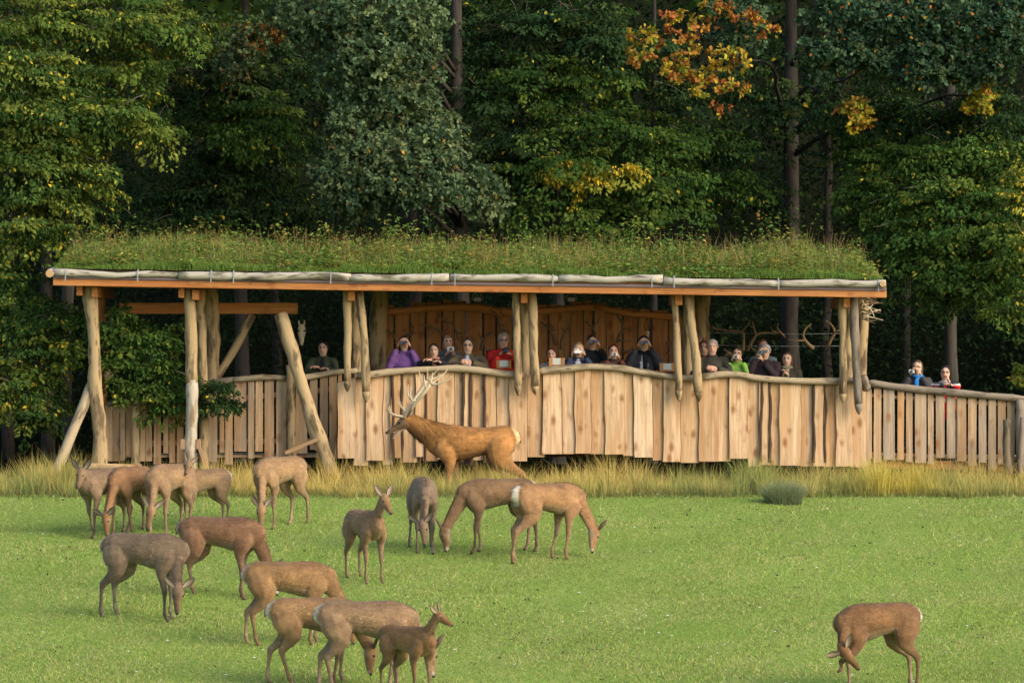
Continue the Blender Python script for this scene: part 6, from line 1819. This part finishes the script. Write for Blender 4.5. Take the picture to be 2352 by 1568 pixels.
    wall_antler([(c3(850), y2(715)), (c3(890), y2(705)), (c3(935), y2(690)), (c3(990), y2(690))], [(6, [(c3(925), y2(670))])], "low antler on the rear wall at the shoulder of the woman with red hair")
    wall_antler([(c3(1165), y2(640)), (c3(1175), y2(670)), (c3(1185), y2(700)), (c3(1160), y2(722))], [(5, [(c3(1200), y2(640))])], "small antler at the outer edge of the rear wall")
    # roe skull plate
    c = W(c3(1028), y2(575), 82.42)
    o = empty("roe_trophy", c, "little roe trophy with two short dark horns on the rear wall", "trophy")
    MB().tube([c + np.array([0, 0, .03]), c, c + np.array([0, -.01, -.09])], [.03, .034, .014], [.02, .025, .012], side=(1, 0, 0), k=8).build("skull_bone", M_BONE, o, smooth=True)
    for s in (-1, 1):
        MB().tube([c + np.array([s * .02, 0, .03]), c + np.array([s * .055, -.01, .10]), c + np.array([s * .045, -.01, .17])], [.013, .011, .004], k=6).build("horn", M_DARKMETAL, o, smooth=True)
    # antlers hung on two wires in the last bay
    for yy, lab in ((574, "upper thin wire strung across the last bay"), (660, "lower thin wire strung across the last bay")):
        a, b = W(1628, ry(yy) , 82.35), W(1975, ry(yy + 4), 82.35)
        t = np.linspace(0, 1, 9)[:, None]
        P = a * (1 - t) + b * t - np.array([0, 0, 1.]) * .02 * np.sin(np.pi * t)
        o = MB().tube(P, .004, k=5).build("wire", M_STEEL)
        tag(o, lab, "wire", "wires strung across the last bay of the hide")
    wall_antler([(c3(1692), y2(700)), (c3(1695), y2(640)), (c3(1690), y2(575)), (c3(1590), y2(562)), (c3(1460), y2(545))], [(6, [(c3(1730), y2(520)), (c3(1738), y2(495))]), (10, [(c3(1475), y2(530))])], "long antler on the wires beside the woman in green", d=82.3, r=.030, grp="antlers hung on wires in the last bay")
    wall_antler([(c3(1725), y2(700)), (c3(1755), y2(640)), (c3(1795), y2(585)), (c3(1880), y2(576)), (c4(215), y2(580)), (c4(245), y2(610))], [(4, [(c3(1770), y2(540)), (c3(1760), y2(500))]), (8, [(c4(155), y2(560)), (c4(145), y2(530))]), (10, [(c4(190), y2(545)), (c4(200), y2(510))]), (1, [(c3(1800), y2(715))])], "wide antler on the wires above the man filming", d=82.3, r=.030, grp="antlers hung on wires in the last bay")
    wall_antler([(c4(440), y2(685)), (c4(400), y2(650)), (c4(370), y2(600)), (c4(385), y2(550)), (c4(425), y2(515))], [(4, [(c4(330), y2(630)), (c4(268), y2(622))])], "forked antler on the wires right of the woman with the scarf", d=82.3, r=.032, grp="antlers hung on wires in the last bay")
    wall_antler([(c4(545), y2(665)), (c4(570), y2(610)), (c4(590), y2(575)), (c4(570), y2(525)), (c4(530), y2(495))], [(5, [(c4(610), y2(560)), (c4(630), y2(570))])], "antler on the wires close to the last hanging logs", d=82.3, r=.030, grp="antlers hung on wires in the last bay")
    wall_antler([(c3(1640), y2(740)), (c3(1590), y2(715)), (c3(1560), y2(690))], [(5, [(c3(1565), y2(735))])], "low broad antler behind the man in olive", d=82.0, r=.04, grp="antlers hung on wires in the last bay")
    # bundle of shed antlers tied under the eave
    c = W(c4(775), y2(400), 79.95)
    o = empty("antler_bundle", c, "bristling bundle of shed antlers tied under the outer end of the roof", "antlers")
    for i in range(30):
        st_ = c + np.array([rng.uniform(-.02, .03), rng.uniform(-.05, .25), rng.uniform(-.20, .22)])
        e = st_ + np.array([rng.uniform(.10, .36), rng.uniform(-.12, .12), rng.uniform(-.10, .16)])
        m = (st_ + e) / 2 + rng.normal(0, .03, 3)
        mb = MB().tube(resample([st_, m, e], 6), np.linspace(.014, .004, 6), k=5)
        mb.build("antler", M_BONE if i % 3 == 0 else M_ANTLER, o, smooth=True)
    mb = MB().tube(resample([W(c4(775), y2(345), 79.8), W(c4(800), y2(385), 79.78), W(c4(845), y2(420), 79.8), W(c4(868), y2(470), 79.85)], 9), np.linspace(.020, .008, 9), k=7)
    mb.build("antler", M_BONE, o, smooth=True)
build_small()
